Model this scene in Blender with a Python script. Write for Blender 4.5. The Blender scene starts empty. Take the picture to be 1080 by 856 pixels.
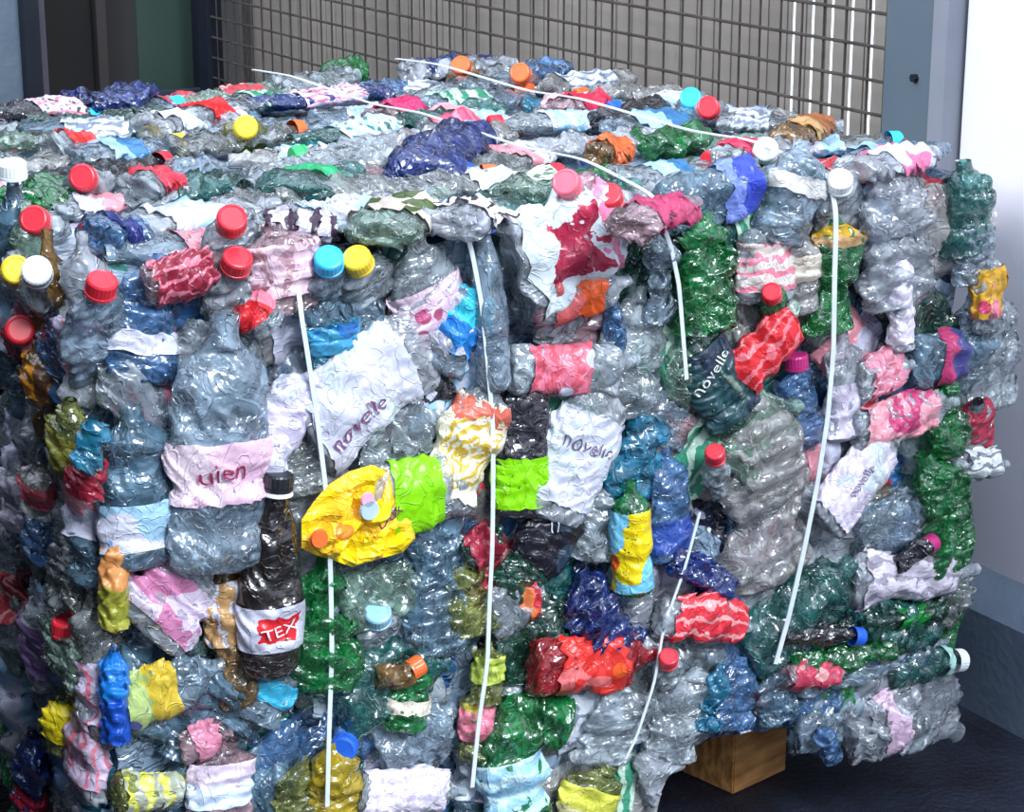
import bpy, bmesh, math, random
import numpy as np
from mathutils import Vector, Matrix
random.seed(11); RNG = np.random.default_rng(11)
S = bpy.context.scene
COL = S.collection
PI = math.pi

# ------------------------------------------------------------------ camera
FPX, PITCH, YAW = 2280.7, 0.2907, 0.5351
CAM = Vector((-0.6598, -1.9007, 1.2831))
FW = Vector((math.sin(YAW)*math.cos(PITCH), math.cos(YAW)*math.cos(PITCH), -math.sin(PITCH)))
RT = Vector((math.cos(YAW), -math.sin(YAW), 0)); UP = RT.cross(FW)
cd = bpy.data.cameras.new('camera'); cam = bpy.data.objects.new('camera', cd); COL.objects.link(cam)
cd.sensor_width = 36; cd.lens = FPX*36/1080; cd.clip_end = 200
cam.matrix_world = Matrix(((RT.x, UP.x, -FW.x, CAM.x), (RT.y, UP.y, -FW.y, CAM.y), (RT.z, UP.z, -FW.z, CAM.z), (0, 0, 0, 1)))
S.camera = cam

def hit(u, v, ax, val):
    """where the sight line of a photo pixel meets an axis-aligned plane of the place"""
    d = FW + RT*((u-540)/FPX) - UP*((v-428)/FPX)
    return CAM + d*((val-CAM[ax])/d[ax])
def pix(p):
    d = Vector(p)-CAM; z = d.dot(FW)
    return 540+FPX*d.dot(RT)/z, 428-FPX*d.dot(UP)/z

TOP, BOT, WID, DEP = 0.8237, 0.10, 1.10, 1.03
def on_face(face, u, v, d):
    """d = metres out of the bale face"""
    if face == 'F': return hit(u, v, 1, -d)
    if face == 'T': return hit(u, v, 2, TOP+d)
    return hit(u, v, 0, -d)
NORMAL = {'F': Vector((0, -1, 0)), 'T': Vector((0, 0, 1)), 'L': Vector((-1, 0, 0))}

# ------------------------------------------------------------------ materials
def newmat(name):
    m = bpy.data.materials.new(name); m.use_nodes = True
    nt = m.node_tree; nt.nodes.clear()
    return m, nt
def nd(nt, typ, **kw):
    n = nt.nodes.new(typ)
    for k, v in kw.items():
        if k in n.inputs.keys() if hasattr(n.inputs, 'keys') else False: n.inputs[k].default_value = v
        else: setattr(n, k, v)
    return n
def lk(nt, a, b): nt.links.new(a, b)
def rgba(c): return (c[0], c[1], c[2], 1.0)
def srgb(r, g, b):
    f = lambda c: ((c/255+.055)/1.055)**2.4 if c/255 > .04045 else c/255/12.92
    return (f(r), f(g), f(b))

def coords(nt, per_object=True):
    tc = nt.nodes.new('ShaderNodeTexCoord')
    if not per_object: return tc.outputs['Object']
    oi = nt.nodes.new('ShaderNodeObjectInfo')
    m = nt.nodes.new('ShaderNodeVectorMath'); m.operation = 'ADD'
    sc = nt.nodes.new('ShaderNodeMath'); sc.operation = 'MULTIPLY'; sc.inputs[1].default_value = 37.0
    lk(nt, oi.outputs['Random'], sc.inputs[0])
    lk(nt, tc.outputs['Object'], m.inputs[0]); lk(nt, sc.outputs[0], m.inputs[1])
    return m.outputs[0]

def crinkle(nt, vec, s1=30, s2=66, strength=1.0, dist=.006):
    """bump of crumpled film, and a mask for its painted crease highlights"""
    no = nd(nt, 'ShaderNodeTexNoise'); no.inputs['Scale'].default_value = s1*.5; no.inputs['Detail'].default_value = 2
    warp = nt.nodes.new('ShaderNodeVectorMath'); warp.operation = 'MULTIPLY_ADD'
    warp.inputs[1].default_value = (.055,)*3
    lk(nt, vec, no.inputs['Vector']); lk(nt, no.outputs['Color'], warp.inputs[0]); lk(nt, vec, warp.inputs[2])
    v1 = nd(nt, 'ShaderNodeTexVoronoi'); v1.feature = 'F1'; v1.inputs['Scale'].default_value = s1
    v2 = nd(nt, 'ShaderNodeTexVoronoi'); v2.feature = 'DISTANCE_TO_EDGE'; v2.inputs['Scale'].default_value = s2
    lk(nt, warp.outputs[0], v1.inputs['Vector']); lk(nt, warp.outputs[0], v2.inputs['Vector'])
    a = nt.nodes.new('ShaderNodeMath'); a.operation = 'MULTIPLY_ADD'; a.inputs[1].default_value = .45
    lk(nt, v2.outputs['Distance'], a.inputs[0]); lk(nt, v1.outputs['Distance'], a.inputs[2])
    b = nt.nodes.new('ShaderNodeBump'); b.inputs['Strength'].default_value = strength; b.inputs['Distance'].default_value = dist
    lk(nt, a.outputs[0], b.inputs['Height'])
    rn = nd(nt, 'ShaderNodeTexNoise'); rn.inputs['Scale'].default_value = 24; rn.inputs['Detail'].default_value = 1.5; rn.inputs['Distortion'].default_value = 2.2
    lk(nt, vec, rn.inputs['Vector'])
    s_ = nt.nodes.new('ShaderNodeMath'); s_.operation = 'SUBTRACT'; s_.inputs[1].default_value = .5; lk(nt, rn.outputs['Fac'], s_.inputs[0])
    ab = nt.nodes.new('ShaderNodeMath'); ab.operation = 'ABSOLUTE'; lk(nt, s_.outputs[0], ab.inputs[0])
    r = nt.nodes.new('ShaderNodeMapRange'); r.inputs['From Min'].default_value = .004; r.inputs['From Max'].default_value = .03
    r.inputs['To Min'].default_value = 1; r.inputs['To Max'].default_value = 0
    lk(nt, ab.outputs[0], r.inputs['Value'])
    a2 = nt.nodes.new('ShaderNodeMath'); a2.operation = 'MULTIPLY_ADD'; a2.inputs[1].default_value = .22
    lk(nt, r.outputs[0], a2.inputs[0]); lk(nt, a.outputs[0], a2.inputs[2]); lk(nt, a2.outputs[0], b.inputs['Height'])
    return b.outputs['Normal'], r.outputs[0]

def pet(name, tint, body, haze=.16, crease=.34, rough=.2):
    m, nt = newmat(name)
    vec = coords(nt); nrm, mask = crinkle(nt, vec)
    tr = nt.nodes.new('ShaderNodeBsdfTransparent'); tr.inputs[0].default_value = rgba(tint)
    di = nt.nodes.new('ShaderNodeBsdfDiffuse'); di.inputs[0].default_value = rgba(body); lk(nt, nrm, di.inputs['Normal'])
    tl = nt.nodes.new('ShaderNodeBsdfTranslucent'); tl.inputs[0].default_value = rgba(body)
    dm = nt.nodes.new('ShaderNodeMixShader'); dm.inputs[0].default_value = .45
    lk(nt, di.outputs[0], dm.inputs[1]); lk(nt, tl.outputs[0], dm.inputs[2])
    no = nt.nodes.new('ShaderNodeTexNoise'); no.inputs['Scale'].default_value = 22; no.inputs['Detail'].default_value = 5; no.inputs['Distortion'].default_value = 1.5
    lk(nt, vec, no.inputs['Vector'])
    nr = nt.nodes.new('ShaderNodeMapRange'); nr.inputs['From Min'].default_value = .45; nr.inputs['From Max'].default_value = .7
    nr.inputs['To Min'].default_value = haze*.9; nr.inputs['To Max'].default_value = min(.9, haze*2.8)
    lk(nt, no.outputs['Fac'], nr.inputs['Value'])
    f = nt.nodes.new('ShaderNodeMath'); f.operation = 'MULTIPLY_ADD'; f.inputs[1].default_value = crease; f.use_clamp = True  # noise ridges paint pale crease highlights into the plastic
    lk(nt, mask, f.inputs[0]); lk(nt, nr.outputs[0], f.inputs[2])
    base = nt.nodes.new('ShaderNodeMixShader')
    lk(nt, f.outputs[0], base.inputs[0]); lk(nt, tr.outputs[0], base.inputs[1]); lk(nt, dm.outputs[0], base.inputs[2])
    fr = nt.nodes.new('ShaderNodeFresnel'); fr.inputs['IOR'].default_value = 1.6; lk(nt, nrm, fr.inputs['Normal'])
    f2 = nt.nodes.new('ShaderNodeMath'); f2.operation = 'MULTIPLY_ADD'; f2.inputs[1].default_value = 1.2; f2.inputs[2].default_value = .05; f2.use_clamp = True
    lk(nt, fr.outputs[0], f2.inputs[0])
    gl = nt.nodes.new('ShaderNodeBsdfGlossy'); gl.inputs['Roughness'].default_value = rough; lk(nt, nrm, gl.inputs['Normal'])
    out = nt.nodes.new('ShaderNodeMixShader')
    lk(nt, f2.outputs[0], out.inputs[0]); lk(nt, base.outputs[0], out.inputs[1]); lk(nt, gl.outputs[0], out.inputs[2])
    o = nt.nodes.new('ShaderNodeOutputMaterial'); lk(nt, out.outputs[0], o.inputs['Surface'])
    return m

TINTS = {
 'clear':  (pet('clear_plastic', (.965, .985, .995), (.74, .87, .96), .30), 'clear'),
 'haze':   (pet('hazy_plastic', (.93, .945, .97), (.80, .87, .97), .40), 'milky clear'),
 'grey':   (pet('grey_plastic', (.88, .91, .91), (.58, .64, .64), .24), 'smoky grey'),
 'beige':  (pet('beige_plastic', (.975, .965, .95), (.74, .74, .72), .36), 'yellowed clear'),
 'pale':   (pet('pale_blue_plastic', (.88, .95, .99), (.52, .72, .90), .26), 'pale blue'),
 'blue':   (pet('blue_plastic', (.55, .76, .96), (.14, .36, .75), .30), 'blue'),
 'steel':  (pet('steel_blue_plastic', (.74, .87, .94), (.22, .42, .58), .32), 'grey-blue'),
 'deep':   (pet('deep_blue_plastic', (.12, .22, .70), (.015, .06, .35), .45), 'deep blue'),
 'cyan':   (pet('cyan_plastic', (.30, .82, .95), (.04, .42, .70), .34), 'cyan'),
 'teal':   (pet('teal_plastic', (.40, .80, .75), (.03, .25, .22), .28), 'teal'),
 'green':  (pet('green_plastic', (.20, .82, .38), (.01, .35, .08), .32), 'bright green'),
 'mint':   (pet('pale_green_plastic', (.84, .96, .88), (.45, .72, .56), .24), 'pale green'),
 'forest': (pet('dark_green_plastic', (.16, .50, .34), (.01, .12, .07), .34), 'dark green'),
 'brown':  (pet('brown_plastic', (.16, .10, .08), (.035, .025, .022), .5), 'dark brown'),
 'black':  (pet('black_plastic', (.15, .14, .18), (.03, .027, .04), .55), 'black'),
 'amber':  (pet('amber_plastic', (.80, .60, .36), (.45, .25, .08), .32), 'amber'),
 'yellow': (pet('yellow_plastic', (.85, .70, .10), (.80, .58, .02), .70), 'yellow'),
 'lime':   (pet('yellow_green_plastic', (.80, .86, .50), (.50, .55, .14), .26), 'yellow-green'),
 'pink':   (pet('pink_plastic', (.95, .82, .86), (.80, .52, .58), .28), 'pinkish'),
 'red':    (pet('red_plastic', (.85, .15, .16), (.62, .02, .03), .6), 'red'),
}

CAPC = {'red': (.72, .025, .045), 'white': (.82, .88, .9), 'yellow': (.85, .60, .03), 'cyan': (.03, .50, .88), 'blue': (.02, .12, .62),
        'black': (.012, .014, .018), 'green': (.02, .42, .12), 'orange': (.8, .14, .03), 'pink': (.80, .12, .18), 'magenta': (.45, .02, .16),
        'palecap': (.30, .55, .72)}
def solid(name, c, rough=.35, bump=0, sub=.0):
    m, nt = newmat(name)
    p = nt.nodes.new('ShaderNodeBsdfPrincipled'); p.inputs['Base Color'].default_value = rgba(c); p.inputs['Roughness'].default_value = rough
    no = nt.nodes.new('ShaderNodeTexNoise'); no.inputs['Scale'].default_value = 60; no.inputs['Detail'].default_value = 4
    lk(nt, coords(nt), no.inputs['Vector'])
    hs = nt.nodes.new('ShaderNodeHueSaturation'); hs.inputs['Color'].default_value = rgba(c)
    mr = nt.nodes.new('ShaderNodeMapRange'); mr.inputs['To Min'].default_value = .75; mr.inputs['To Max'].default_value = 1.2
    lk(nt, no.outputs['Fac'], mr.inputs['Value']); lk(nt, mr.outputs[0], hs.inputs['Value']); lk(nt, hs.outputs[0], p.inputs['Base Color'])
    if bump:
        b = nt.nodes.new('ShaderNodeBump'); b.inputs['Strength'].default_value = bump; b.inputs['Distance'].default_value = .004
        lk(nt, no.outputs['Fac'], b.inputs['Height']); lk(nt, b.outputs[0], p.inputs['Normal'])
    o = nt.nodes.new('ShaderNodeOutputMaterial'); lk(nt, p.outputs[0], o.inputs['Surface'])
    return m
CAPM = {k: solid(k+'_cap_plastic', v, .32) for k, v in CAPC.items()}

_lm = {}
def label_mat(c1, c2=None, style='plain', c3=None, alpha=.92):
    """printed film sleeve: c1 ground, c2 print. u runs along the bottle, v around it (0.25 faces out)"""
    key = (c1, c2, style, c3, alpha)
    if key in _lm: return _lm[key]
    m, nt = newmat('printed_label')
    vec = coords(nt); nrm, mask = crinkle(nt, vec, 34, 80, .8, .004)
    uv = nt.nodes.new('ShaderNodeTexCoord'); sp = nt.nodes.new('ShaderNodeSeparateXYZ'); lk(nt, uv.outputs['UV'], sp.inputs[0])
    no = nt.nodes.new('ShaderNodeTexNoise'); no.inputs['Scale'].default_value = 45; no.inputs['Detail'].default_value = 3
    lk(nt, vec, no.inputs['Vector'])
    def M(op, a, b=None):
        n = nt.nodes.new('ShaderNodeMath'); n.operation = op
        for i, x in enumerate((a, b)):
            if x is None: continue
            if isinstance(x, (int, float)): n.inputs[i].default_value = x
            else: lk(nt, x, n.inputs[i])
        return n.outputs[0]
    wob = M('MULTIPLY', M('SUBTRACT', no.outputs['Fac'], .5), .42)
    u, v = M('ADD', sp.outputs[0], wob), M('ADD', sp.outputs[1], M('MULTIPLY', wob, .45))
    def MX(fac, a, b):
        n = nt.nodes.new('ShaderNodeMix'); n.data_type = 'RGBA'
        lk(nt, fac, n.inputs[0])
        for i, x in ((6, a), (7, b)):
            if isinstance(x, tuple): n.inputs[i].default_value = rgba(x)
            else: lk(nt, x, n.inputs[i])
        return n.outputs[2]
    # noise mottles every print, painting crumple highlights into its colour
    hs = nt.nodes.new('ShaderNodeHueSaturation'); mr = nt.nodes.new('ShaderNodeMapRange')
    mr.inputs['To Min'].default_value = .7; mr.inputs['To Max'].default_value = 1.25
    lk(nt, no.outputs['Fac'], mr.inputs['Value']); lk(nt, mr.outputs[0], hs.inputs['Value'])
    col = None
    if c2 is not None:
        if style == 'block':
            f = M('MULTIPLY', M('LESS_THAN', M('ABSOLUTE', M('SUBTRACT', u, .5)), .27), M('LESS_THAN', M('ABSOLUTE', M('SUBTRACT', v, .25)), .10))
        elif style == 'stripe':
            f = M('LESS_THAN', M('FRACT', M('MULTIPLY', u, 3.2)), .42)
        elif style == 'lines':
            f = M('LESS_THAN', M('FRACT', M('MULTIPLY', v, 9.0)), .30)
        elif style == 'half':
            f = M('LESS_THAN', u, .5)
        elif style == 'side':
            f = M('LESS_THAN', v, .24)
        elif style == 'spots':
            vo = nt.nodes.new('ShaderNodeTexVoronoi'); vo.inputs['Scale'].default_value = 42; lk(nt, vec, vo.inputs['Vector'])
            f = M('LESS_THAN', vo.outputs['Distance'], .36)
        elif style == 'rings':
            du = M('SUBTRACT', u, .5); dv = M('MULTIPLY', M('SUBTRACT', v, .25), 2.6)
            rr = M('SQRT', M('ADD', M('MULTIPLY', du, du), M('MULTIPLY', dv, dv)))
            f = M('MULTIPLY', M('LESS_THAN', M('FRACT', M('MULTIPLY', rr, 9.0)), .45), M('LESS_THAN', rr, .42))
        else:
            n2 = nt.nodes.new('ShaderNodeTexNoise'); n2.inputs['Scale'].default_value = 18; n2.inputs['Detail'].default_value = 1; lk(nt, vec, n2.inputs['Vector'])
            f = M('GREATER_THAN', n2.outputs['Fac'], .53)
        col = MX(f, c1, c2)
        if c3 is not None:
            if style in ('rings', 'block'):
                g = M('LESS_THAN', M('ABSOLUTE', M('SUBTRACT', u, .90)), .07)
            else:
                n3 = nt.nodes.new('ShaderNodeTexVoronoi'); n3.inputs['Scale'].default_value = 24; lk(nt, vec, n3.inputs['Vector'])
                g = M('LESS_THAN', n3.outputs['Distance'], .25)
            col = MX(g, col, c3)
        lk(nt, col, hs.inputs['Color'])
    else:
        hs.inputs['Color'].default_value = rgba(c1)
    p = nt.nodes.new('ShaderNodeBsdfPrincipled'); p.inputs['Roughness'].default_value = .3
    lk(nt, hs.outputs[0], p.inputs['Base Color']); lk(nt, nrm, p.inputs['Normal'])
    tr = nt.nodes.new('ShaderNodeBsdfTransparent'); mx = nt.nodes.new('ShaderNodeMixShader'); mx.inputs[0].default_value = alpha
    lk(nt, tr.outputs[0], mx.inputs[1]); lk(nt, p.outputs[0], mx.inputs[2])
    o = nt.nodes.new('ShaderNodeOutputMaterial'); lk(nt, mx.outputs[0], o.inputs['Surface'])
    _lm[key] = m
    return m

# ------------------------------------------------------------------ object helpers
def prop(o, label=None, cat=None, group=None, kind=None):
    if label: o['label'] = label
    if cat: o['category'] = cat
    if group: o['group'] = group
    if kind: o['kind'] = kind
    return o
def link(name, data, parent=None, mat=None):
    o = bpy.data.objects.new(name, data); COL.objects.link(o)
    if parent is not None: o.parent = parent
    if mat is not None and data is not None:
        if not data.materials: data.materials.append(mat)
    return o
def mesh_np(name, V, F, uv=None, smooth=False):
    me = bpy.data.meshes.new(name)
    me.vertices.add(len(V)); me.vertices.foreach_set('co', np.asarray(V, np.float32).ravel())
    F = np.asarray(F, np.int32); n, k = F.shape
    me.loops.add(n*k); me.loops.foreach_set('vertex_index', F.ravel())
    me.polygons.add(n); me.polygons.foreach_set('loop_start', np.arange(0, n*k, k, dtype=np.int32))
    me.polygons.foreach_set('use_smooth', np.full(n, smooth))
    me.update(calc_edges=True)
    if uv is not None:
        l = me.uv_layers.new(name='UVMap'); l.data.foreach_set('uv', np.asarray(uv, np.float32).reshape(-1))
    return me
def bm_box(bm, x0, x1, y0, y1, z0, z1, bev=0):
    r = bmesh.ops.create_cube(bm, size=1)
    for v in r['verts']:
        v.co = Vector(((x0+x1)/2+v.co.x*(x1-x0), (y0+y1)/2+v.co.y*(y1-y0), (z0+z1)/2+v.co.z*(z1-z0)))
    if bev:
        ed = list({e for v in r['verts'] for e in v.link_edges})
        bmesh.ops.bevel(bm, geom=ed, offset=bev, segments=2, affect='EDGES')
def bm_obj(name, bm, mat, parent=None):
    me = bpy.data.meshes.new(name); bm.to_mesh(me); bm.free(); me.materials.append(mat)
    o = bpy.data.objects.new(name, me); COL.objects.link(o)
    if parent is not None: o.parent = parent
    return o
def boxobj(name, b, mat, parent=None, bev=0):
    bm = bmesh.new(); bm_box(bm, *b, bev=bev); return bm_obj(name, bm, mat, parent)

# ------------------------------------------------------------------ the crushed bottle
def tri(x): return np.abs(((x/(2*PI)) % 1)*2-1)*2-1
PROF = {
 'bottle': ([0, .012, .03, .06, .30, .34, .38, .62, .66, .80, .885, .91, .925, 1.0], [.60, .86, .97, 1, 1, .93, 1, 1, .94, .86, .36, .29, .27, .27]),
 'slim':   ([0, .02, .05, .10, .50, .60, .72, .84, .90, .92, 1.0], [.55, .85, .97, 1, 1, .92, .80, .52, .36, .34, .34]),
 'jug':    ([0, .012, .04, .08, .22, .26, .44, .48, .66, .72, .88, .93, .945, 1.0], [.70, .92, .99, 1, 1, .95, .95, 1, 1, .95, .48, .22, .20, .20]),
 'tub':    ([0, .02, .06, .5, .90, .93, .96, 1.0], [.74, .80, .82, .90, 1.0, 1.06, 1.06, 1.0]),
}
class Crush:
    def __init__(s, L, W, thick, shape, seed, rough=1.0, bend=None):
        r = np.random.default_rng(seed)
        s.L, s.W, s.T = L, W, thick; s.t, s.r = PROF[shape]; s.shape = shape
        n = 4
        s.k1 = [(r.uniform(0, 2*PI), r.uniform(.028, .06), r.uniform(0, 6.28), r.uniform(.4, 1)*thick*.24*rough) for _ in range(n)]
        s.k2 = [(r.uniform(0, 2*PI), r.uniform(.010, .020), r.uniform(0, 6.28), r.uniform(.5, 1)*.0022*rough) for _ in range(4)]
        s.ky = [(r.uniform(.03, .09), r.uniform(0, 6.28), r.uniform(.3, 1)*W*.055*rough) for _ in range(3)]
        s.bend = r.uniform(-1, 1)*W*.22*rough if bend is None else bend
        s.tw = r.uniform(-.5, .5)*rough
        s.pinch = [(r.uniform(.15, .8), r.uniform(.03, .07), r.uniform(0, .45)*rough) for _ in range(3)]
    def __call__(s, t, th, off=0.0):
        t = np.asarray(t, float); th = np.asarray(th, float)
        rr = np.interp(t, s.t, s.r)
        body = np.clip(rr/.8-.2, 0, 1) if s.shape != 'tub' else np.ones_like(rr)
        hw, hz = s.W/2*rr, s.T/2*np.minimum(rr*1.08, 1)
        hz = np.maximum(hz, np.where(body < .35, hw, 0)*.9)   # the neck stays round
        for c, w, a in s.pinch:
            hw = hw*(1-a*.5*np.exp(-((t-c)/w)**2)*body); hz = hz*(1-a*np.exp(-((t-c)/w)**2)*body)
        tw = s.tw*(t-.5)
        x = s.L*(t-.5); y = (hw+off)*np.cos(th+tw*.3); z = (hz+off)*np.sin(th+tw*.3)
        dz = 0; 
        for a, w, ph, A in s.k1:
            dz = dz + A*tri((np.cos(a)*x+np.sin(a)*y)/w*2*PI+ph)
        dz2 = 0
        for a, w, ph, A in s.k2:
            dz2 = dz2 + A*tri((np.cos(a)*x+np.sin(a)*y+z)/w*2*PI+ph)
        z = z + (dz*.55+dz2)*body
        x = x + dz2*body + .35*dz*body*np.sin(th)
        dy = 0
        for w, ph, A in s.ky: dy = dy + A*tri(x/w*2*PI*.5+ph)
        y = y + dy*body*np.sign(np.cos(th))*np.abs(np.cos(th)) + dz2*body
        y = y + s.bend*(np.sin(PI*np.clip(t, 0, 1))-.5)
        z = z + s.bend*.3*np.sin(2*PI*t)*body
        return np.stack([x, y, z], -1)

def tube_mesh(name, fn, t0, t1, nr, ns, off=0.0, close_base=False, uv=False):
    t = np.linspace(t0, t1, nr); th = np.linspace(0, 2*PI, ns, endpoint=False)
    T, H = np.meshgrid(t, th, indexing='ij')
    V = fn(T, H, off).reshape(-1, 3)
    i, j = np.meshgrid(np.arange(nr-1), np.arange(ns), indexing='ij')
    j2 = (j+1) % ns
    F = np.stack([i*ns+j, i*ns+j2, (i+1)*ns+j2, (i+1)*ns+j], -1).reshape(-1, 4)
    UV = None
    if uv:
        u = lambda a: a/(nr-1); 
        UV = np.stack([np.stack([u(i), j/ns], -1), np.stack([u(i), (j+1)/ns], -1), np.stack([u(i+1), (j+1)/ns], -1), np.stack([u(i+1), j/ns], -1)], 2).reshape(-1, 4, 2)
    if close_base:
        c = V[:ns].mean(0)+np.array([.006, 0, 0]); ci = len(V)
        inner = V[:ns]*.45+c*.55; V = np.vstack([V, inner, c[None]])
        jj = np.arange(ns); k = (jj+1) % ns
        F = np.vstack([F, np.stack([k, jj, ci+jj, ci+k], -1)])
        tr_ = np.stack([ci+k[::2], ci+jj[::2], np.full(len(jj[::2]), ci+ns), ci+((k+1) % ns)[::2]], -1)
        tr_ = np.stack([ci+((jj[::2]+2) % ns), ci+((jj[::2]+1) % ns), ci+jj[::2], np.full(len(jj[::2]), ci+ns)], -1)
        F = np.vstack([F, tr_])
    return mesh_np(name, V, F, UV, smooth=True)

_capme = {}
def cap_mesh(r=.0148, h=.0155):
    key = (round(r, 4), round(h, 4))
    if key in _capme: return _capme[key]
    ns = 48; prof = [(0, r*1.04), (h*.16, r*1.04), (h*.18, r*.98), (h*.24, r), (h*.86, r*.985), (h*.97, r*.90), (h, r*.80), (h*.97, r*.74), (h*.97, .0004)]
    V = []; F = []
    for x, q in prof:
        for k in range(ns):
            a = 2*PI*k/ns; rr = q*(1+(.025 if (k % 2 and .2*h < x < .9*h) else 0)); V.append((x, rr*math.cos(a), rr*math.sin(a)))
    for i in range(len(prof)-1):
        for k in range(ns): F.append((i*ns+k, i*ns+(k+1) % ns, (i+1)*ns+(k+1) % ns, (i+1)*ns+k))
    me = mesh_np('cap', V, F, smooth=False); _capme[key] = me
    return me

def text_mesh(txt, size):
    cu = bpy.data.curves.new('lettering', 'FONT'); cu.body = txt; cu.size = size; cu.align_x = 'CENTER'; cu.align_y = 'CENTER'; cu.resolution_u = 2
    o = bpy.data.objects.new('lettering', cu); COL.objects.link(o)
    dg = bpy.context.evaluated_depsgraph_get(); me = bpy.data.meshes.new_from_object(o.evaluated_get(dg))
    bpy.data.objects.remove(o); bpy.data.curves.remove(cu)
    return me

def frame(base, neck, nrm):
    X = (neck-base).normalized(); Z = nrm-X*nrm.dot(X)
    if Z.length < .25: Z = Vector((0, 0, 1))-X*X.z
    Z.normalize(); Y = Z.cross(X); c = (base+neck)/2
    return Matrix(((X.x, Y.x, Z.x, c.x), (X.y, Y.y, Z.y, c.y), (X.z, Y.z, Z.z, c.z), (0, 0, 0, 1)))

WHITE = srgb(206, 208, 226); PINKW = srgb(236, 205, 224)
NUM = [0]
RECS = []
def bottle(base, neck, nrm, W=.07, T=.028, tint='clear', cap=None, lab=None, text=None, shape='bottle', rough=1.0, seed=None, bend=None, dense=True,
           name='plastic_bottle', short=None, face='F', label=None, cat='bottle', group=None):
    """base / neck: world ends of the bottle. lab = (t0, t1, c1, c2, style, c3). text = (string, size, colour, rotation, along, across)"""
    NUM[0] += 1
    seed = seed or NUM[0]*13+5
    L = (neck-base).length
    if lab and rough == 1.0: rough = .72
    if text: rough = min(rough, .45)
    cr = Crush(L, W, T, shape, seed, rough, bend)
    M = frame(base, neck, nrm)
    root = bpy.data.objects.new(name, None); COL.objects.link(root); root.empty_display_size = .02; root.matrix_world = M
    nr, ns = (84, 64) if text else (46, 34) if dense else (34, 26)
    me = tube_mesh('body', cr, 0, 1, nr, ns, close_base=True); me.materials.append(TINTS[tint][0])
    link('body', me, root)
    if cap:
        p0 = cr([.94]*8, np.linspace(0, 2*PI, 8, endpoint=False)).mean(0); ring = cr([1.0]*8, np.linspace(0, 2*PI, 8, endpoint=False)); p1 = ring.mean(0)
        ax = Vector(p1-p0).normalized(); rad = max(.0145, float(np.linalg.norm(ring-p1, axis=1).mean())*1.08); rad = min(rad, .0185)
        if W < .042: rad *= .78
        co = link('cap', cap_mesh(rad, .017), root, None)
        if not co.data.materials: co.data.materials.append(CAPM[cap])
        co.material_slots[0].link = 'OBJECT'; co.material_slots[0].material = CAPM[cap]
        if tint == 'brown':
            rm = cap_mesh(rad*1.02, .0042).copy(); rm.materials.clear(); rm.materials.append(CAPM['white']); ro = link('neck_ring', rm, root)
            ro.matrix_local = Matrix.Translation(Vector(p1)-ax*.015) @ ax.to_track_quat('X', 'Z').to_matrix().to_4x4()
        co.matrix_local = Matrix.Translation(Vector(p1)-ax*.010) @ ax.to_track_quat('X', 'Z').to_matrix().to_4x4()
    if lab:
        t0, t1, c1, c2, style, c3 = (tuple(lab)+(None,)*6)[:6]
        lm = tube_mesh('label', cr, t0, t1, max(12, int((t1-t0)*(110 if text else 64))), ns, off=.0024, uv=True)
        lm.materials.append(label_mat(c1, c2, style or 'plain', c3))
        lo = link('label', lm, root)
        if text:
            txt, size, tc, rot, al, acr = (tuple(text)+(0, 0, 0))[:6]
            tm = text_mesh(txt, size)
            bm = bmesh.new(); bm.from_mesh(tm)
            bmesh.ops.triangulate(bm, faces=bm.faces[:]); bmesh.ops.subdivide_edges(bm, edges=[e for e in bm.edges if e.calc_length() > .0035], cuts=3)
            cs, sn = math.cos(rot), math.sin(rot); hw = W/2*.96
            co = np.array([v.co[:] for v in bm.verts]); xx = co[:, 0]*cs-co[:, 1]*sn+al*L; yy = co[:, 0]*sn+co[:, 1]*cs+acr
            th = np.arccos(np.clip(yy/hw, -.98, .98)); P = cr(np.clip(xx/L+.5, 0, 1), th, .0050)
            for v, p in zip(bm.verts, P): v.co = p
            bm.to_mesh(tm); bm.free()
            tm.materials.clear(); tm.materials.append(solid('printing_ink', tc, .5))
            link('lettering', tm, lo)
    c = (base+neck)/2
    RECS.append(dict(o=root, c=c, face=face, tint=tint, cap=cap, lab=lab, short=short, label=label, cat=cat, group=group, px=pix(c), L=L, W=W, text=text, shape=shape, name=name))
    return root

def B(face, b, n, W=.07, tint='clear', cap=None, lab=None, short=None, d=0.0, **kw):
    """bottle with its two ends given where the photo shows them on a bale face; b=(u,v,out) n=(u,v,out)"""
    b = tuple(b)+(d,)*(3-len(b)); n = tuple(n)+(d,)*(3-len(n))
    if face == 'F' and W > .045 and 'T' not in kw: W *= 1.12
    if face == 'L' and not cap: W *= .50
    P, Q = on_face(face, *b), on_face(face, *n)
    return bottle(P, Q, NORMAL[face], W, tint=tint, cap=cap, lab=lab, short=short, face=face, **kw)

W_, LAV = WHITE, srgb(214, 206, 232)
RED, DRED, PINK, HPINK = srgb(214, 40, 48), srgb(150, 40, 62), srgb(226, 130, 150), srgb(205, 70, 120)
ORG, YEL, LIME = srgb(232, 96, 40), srgb(240, 212, 20), srgb(135, 214, 8)
LBL, BLU, DBL, CYA = srgb(165, 205, 232), srgb(40, 130, 210), srgb(30, 50, 120), srgb(60, 200, 225)
SLATE, BLK, TAN, GRN = srgb(42, 58, 76), srgb(24, 24, 34), srgb(190, 150, 100), srgb(20, 140, 80)
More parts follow.
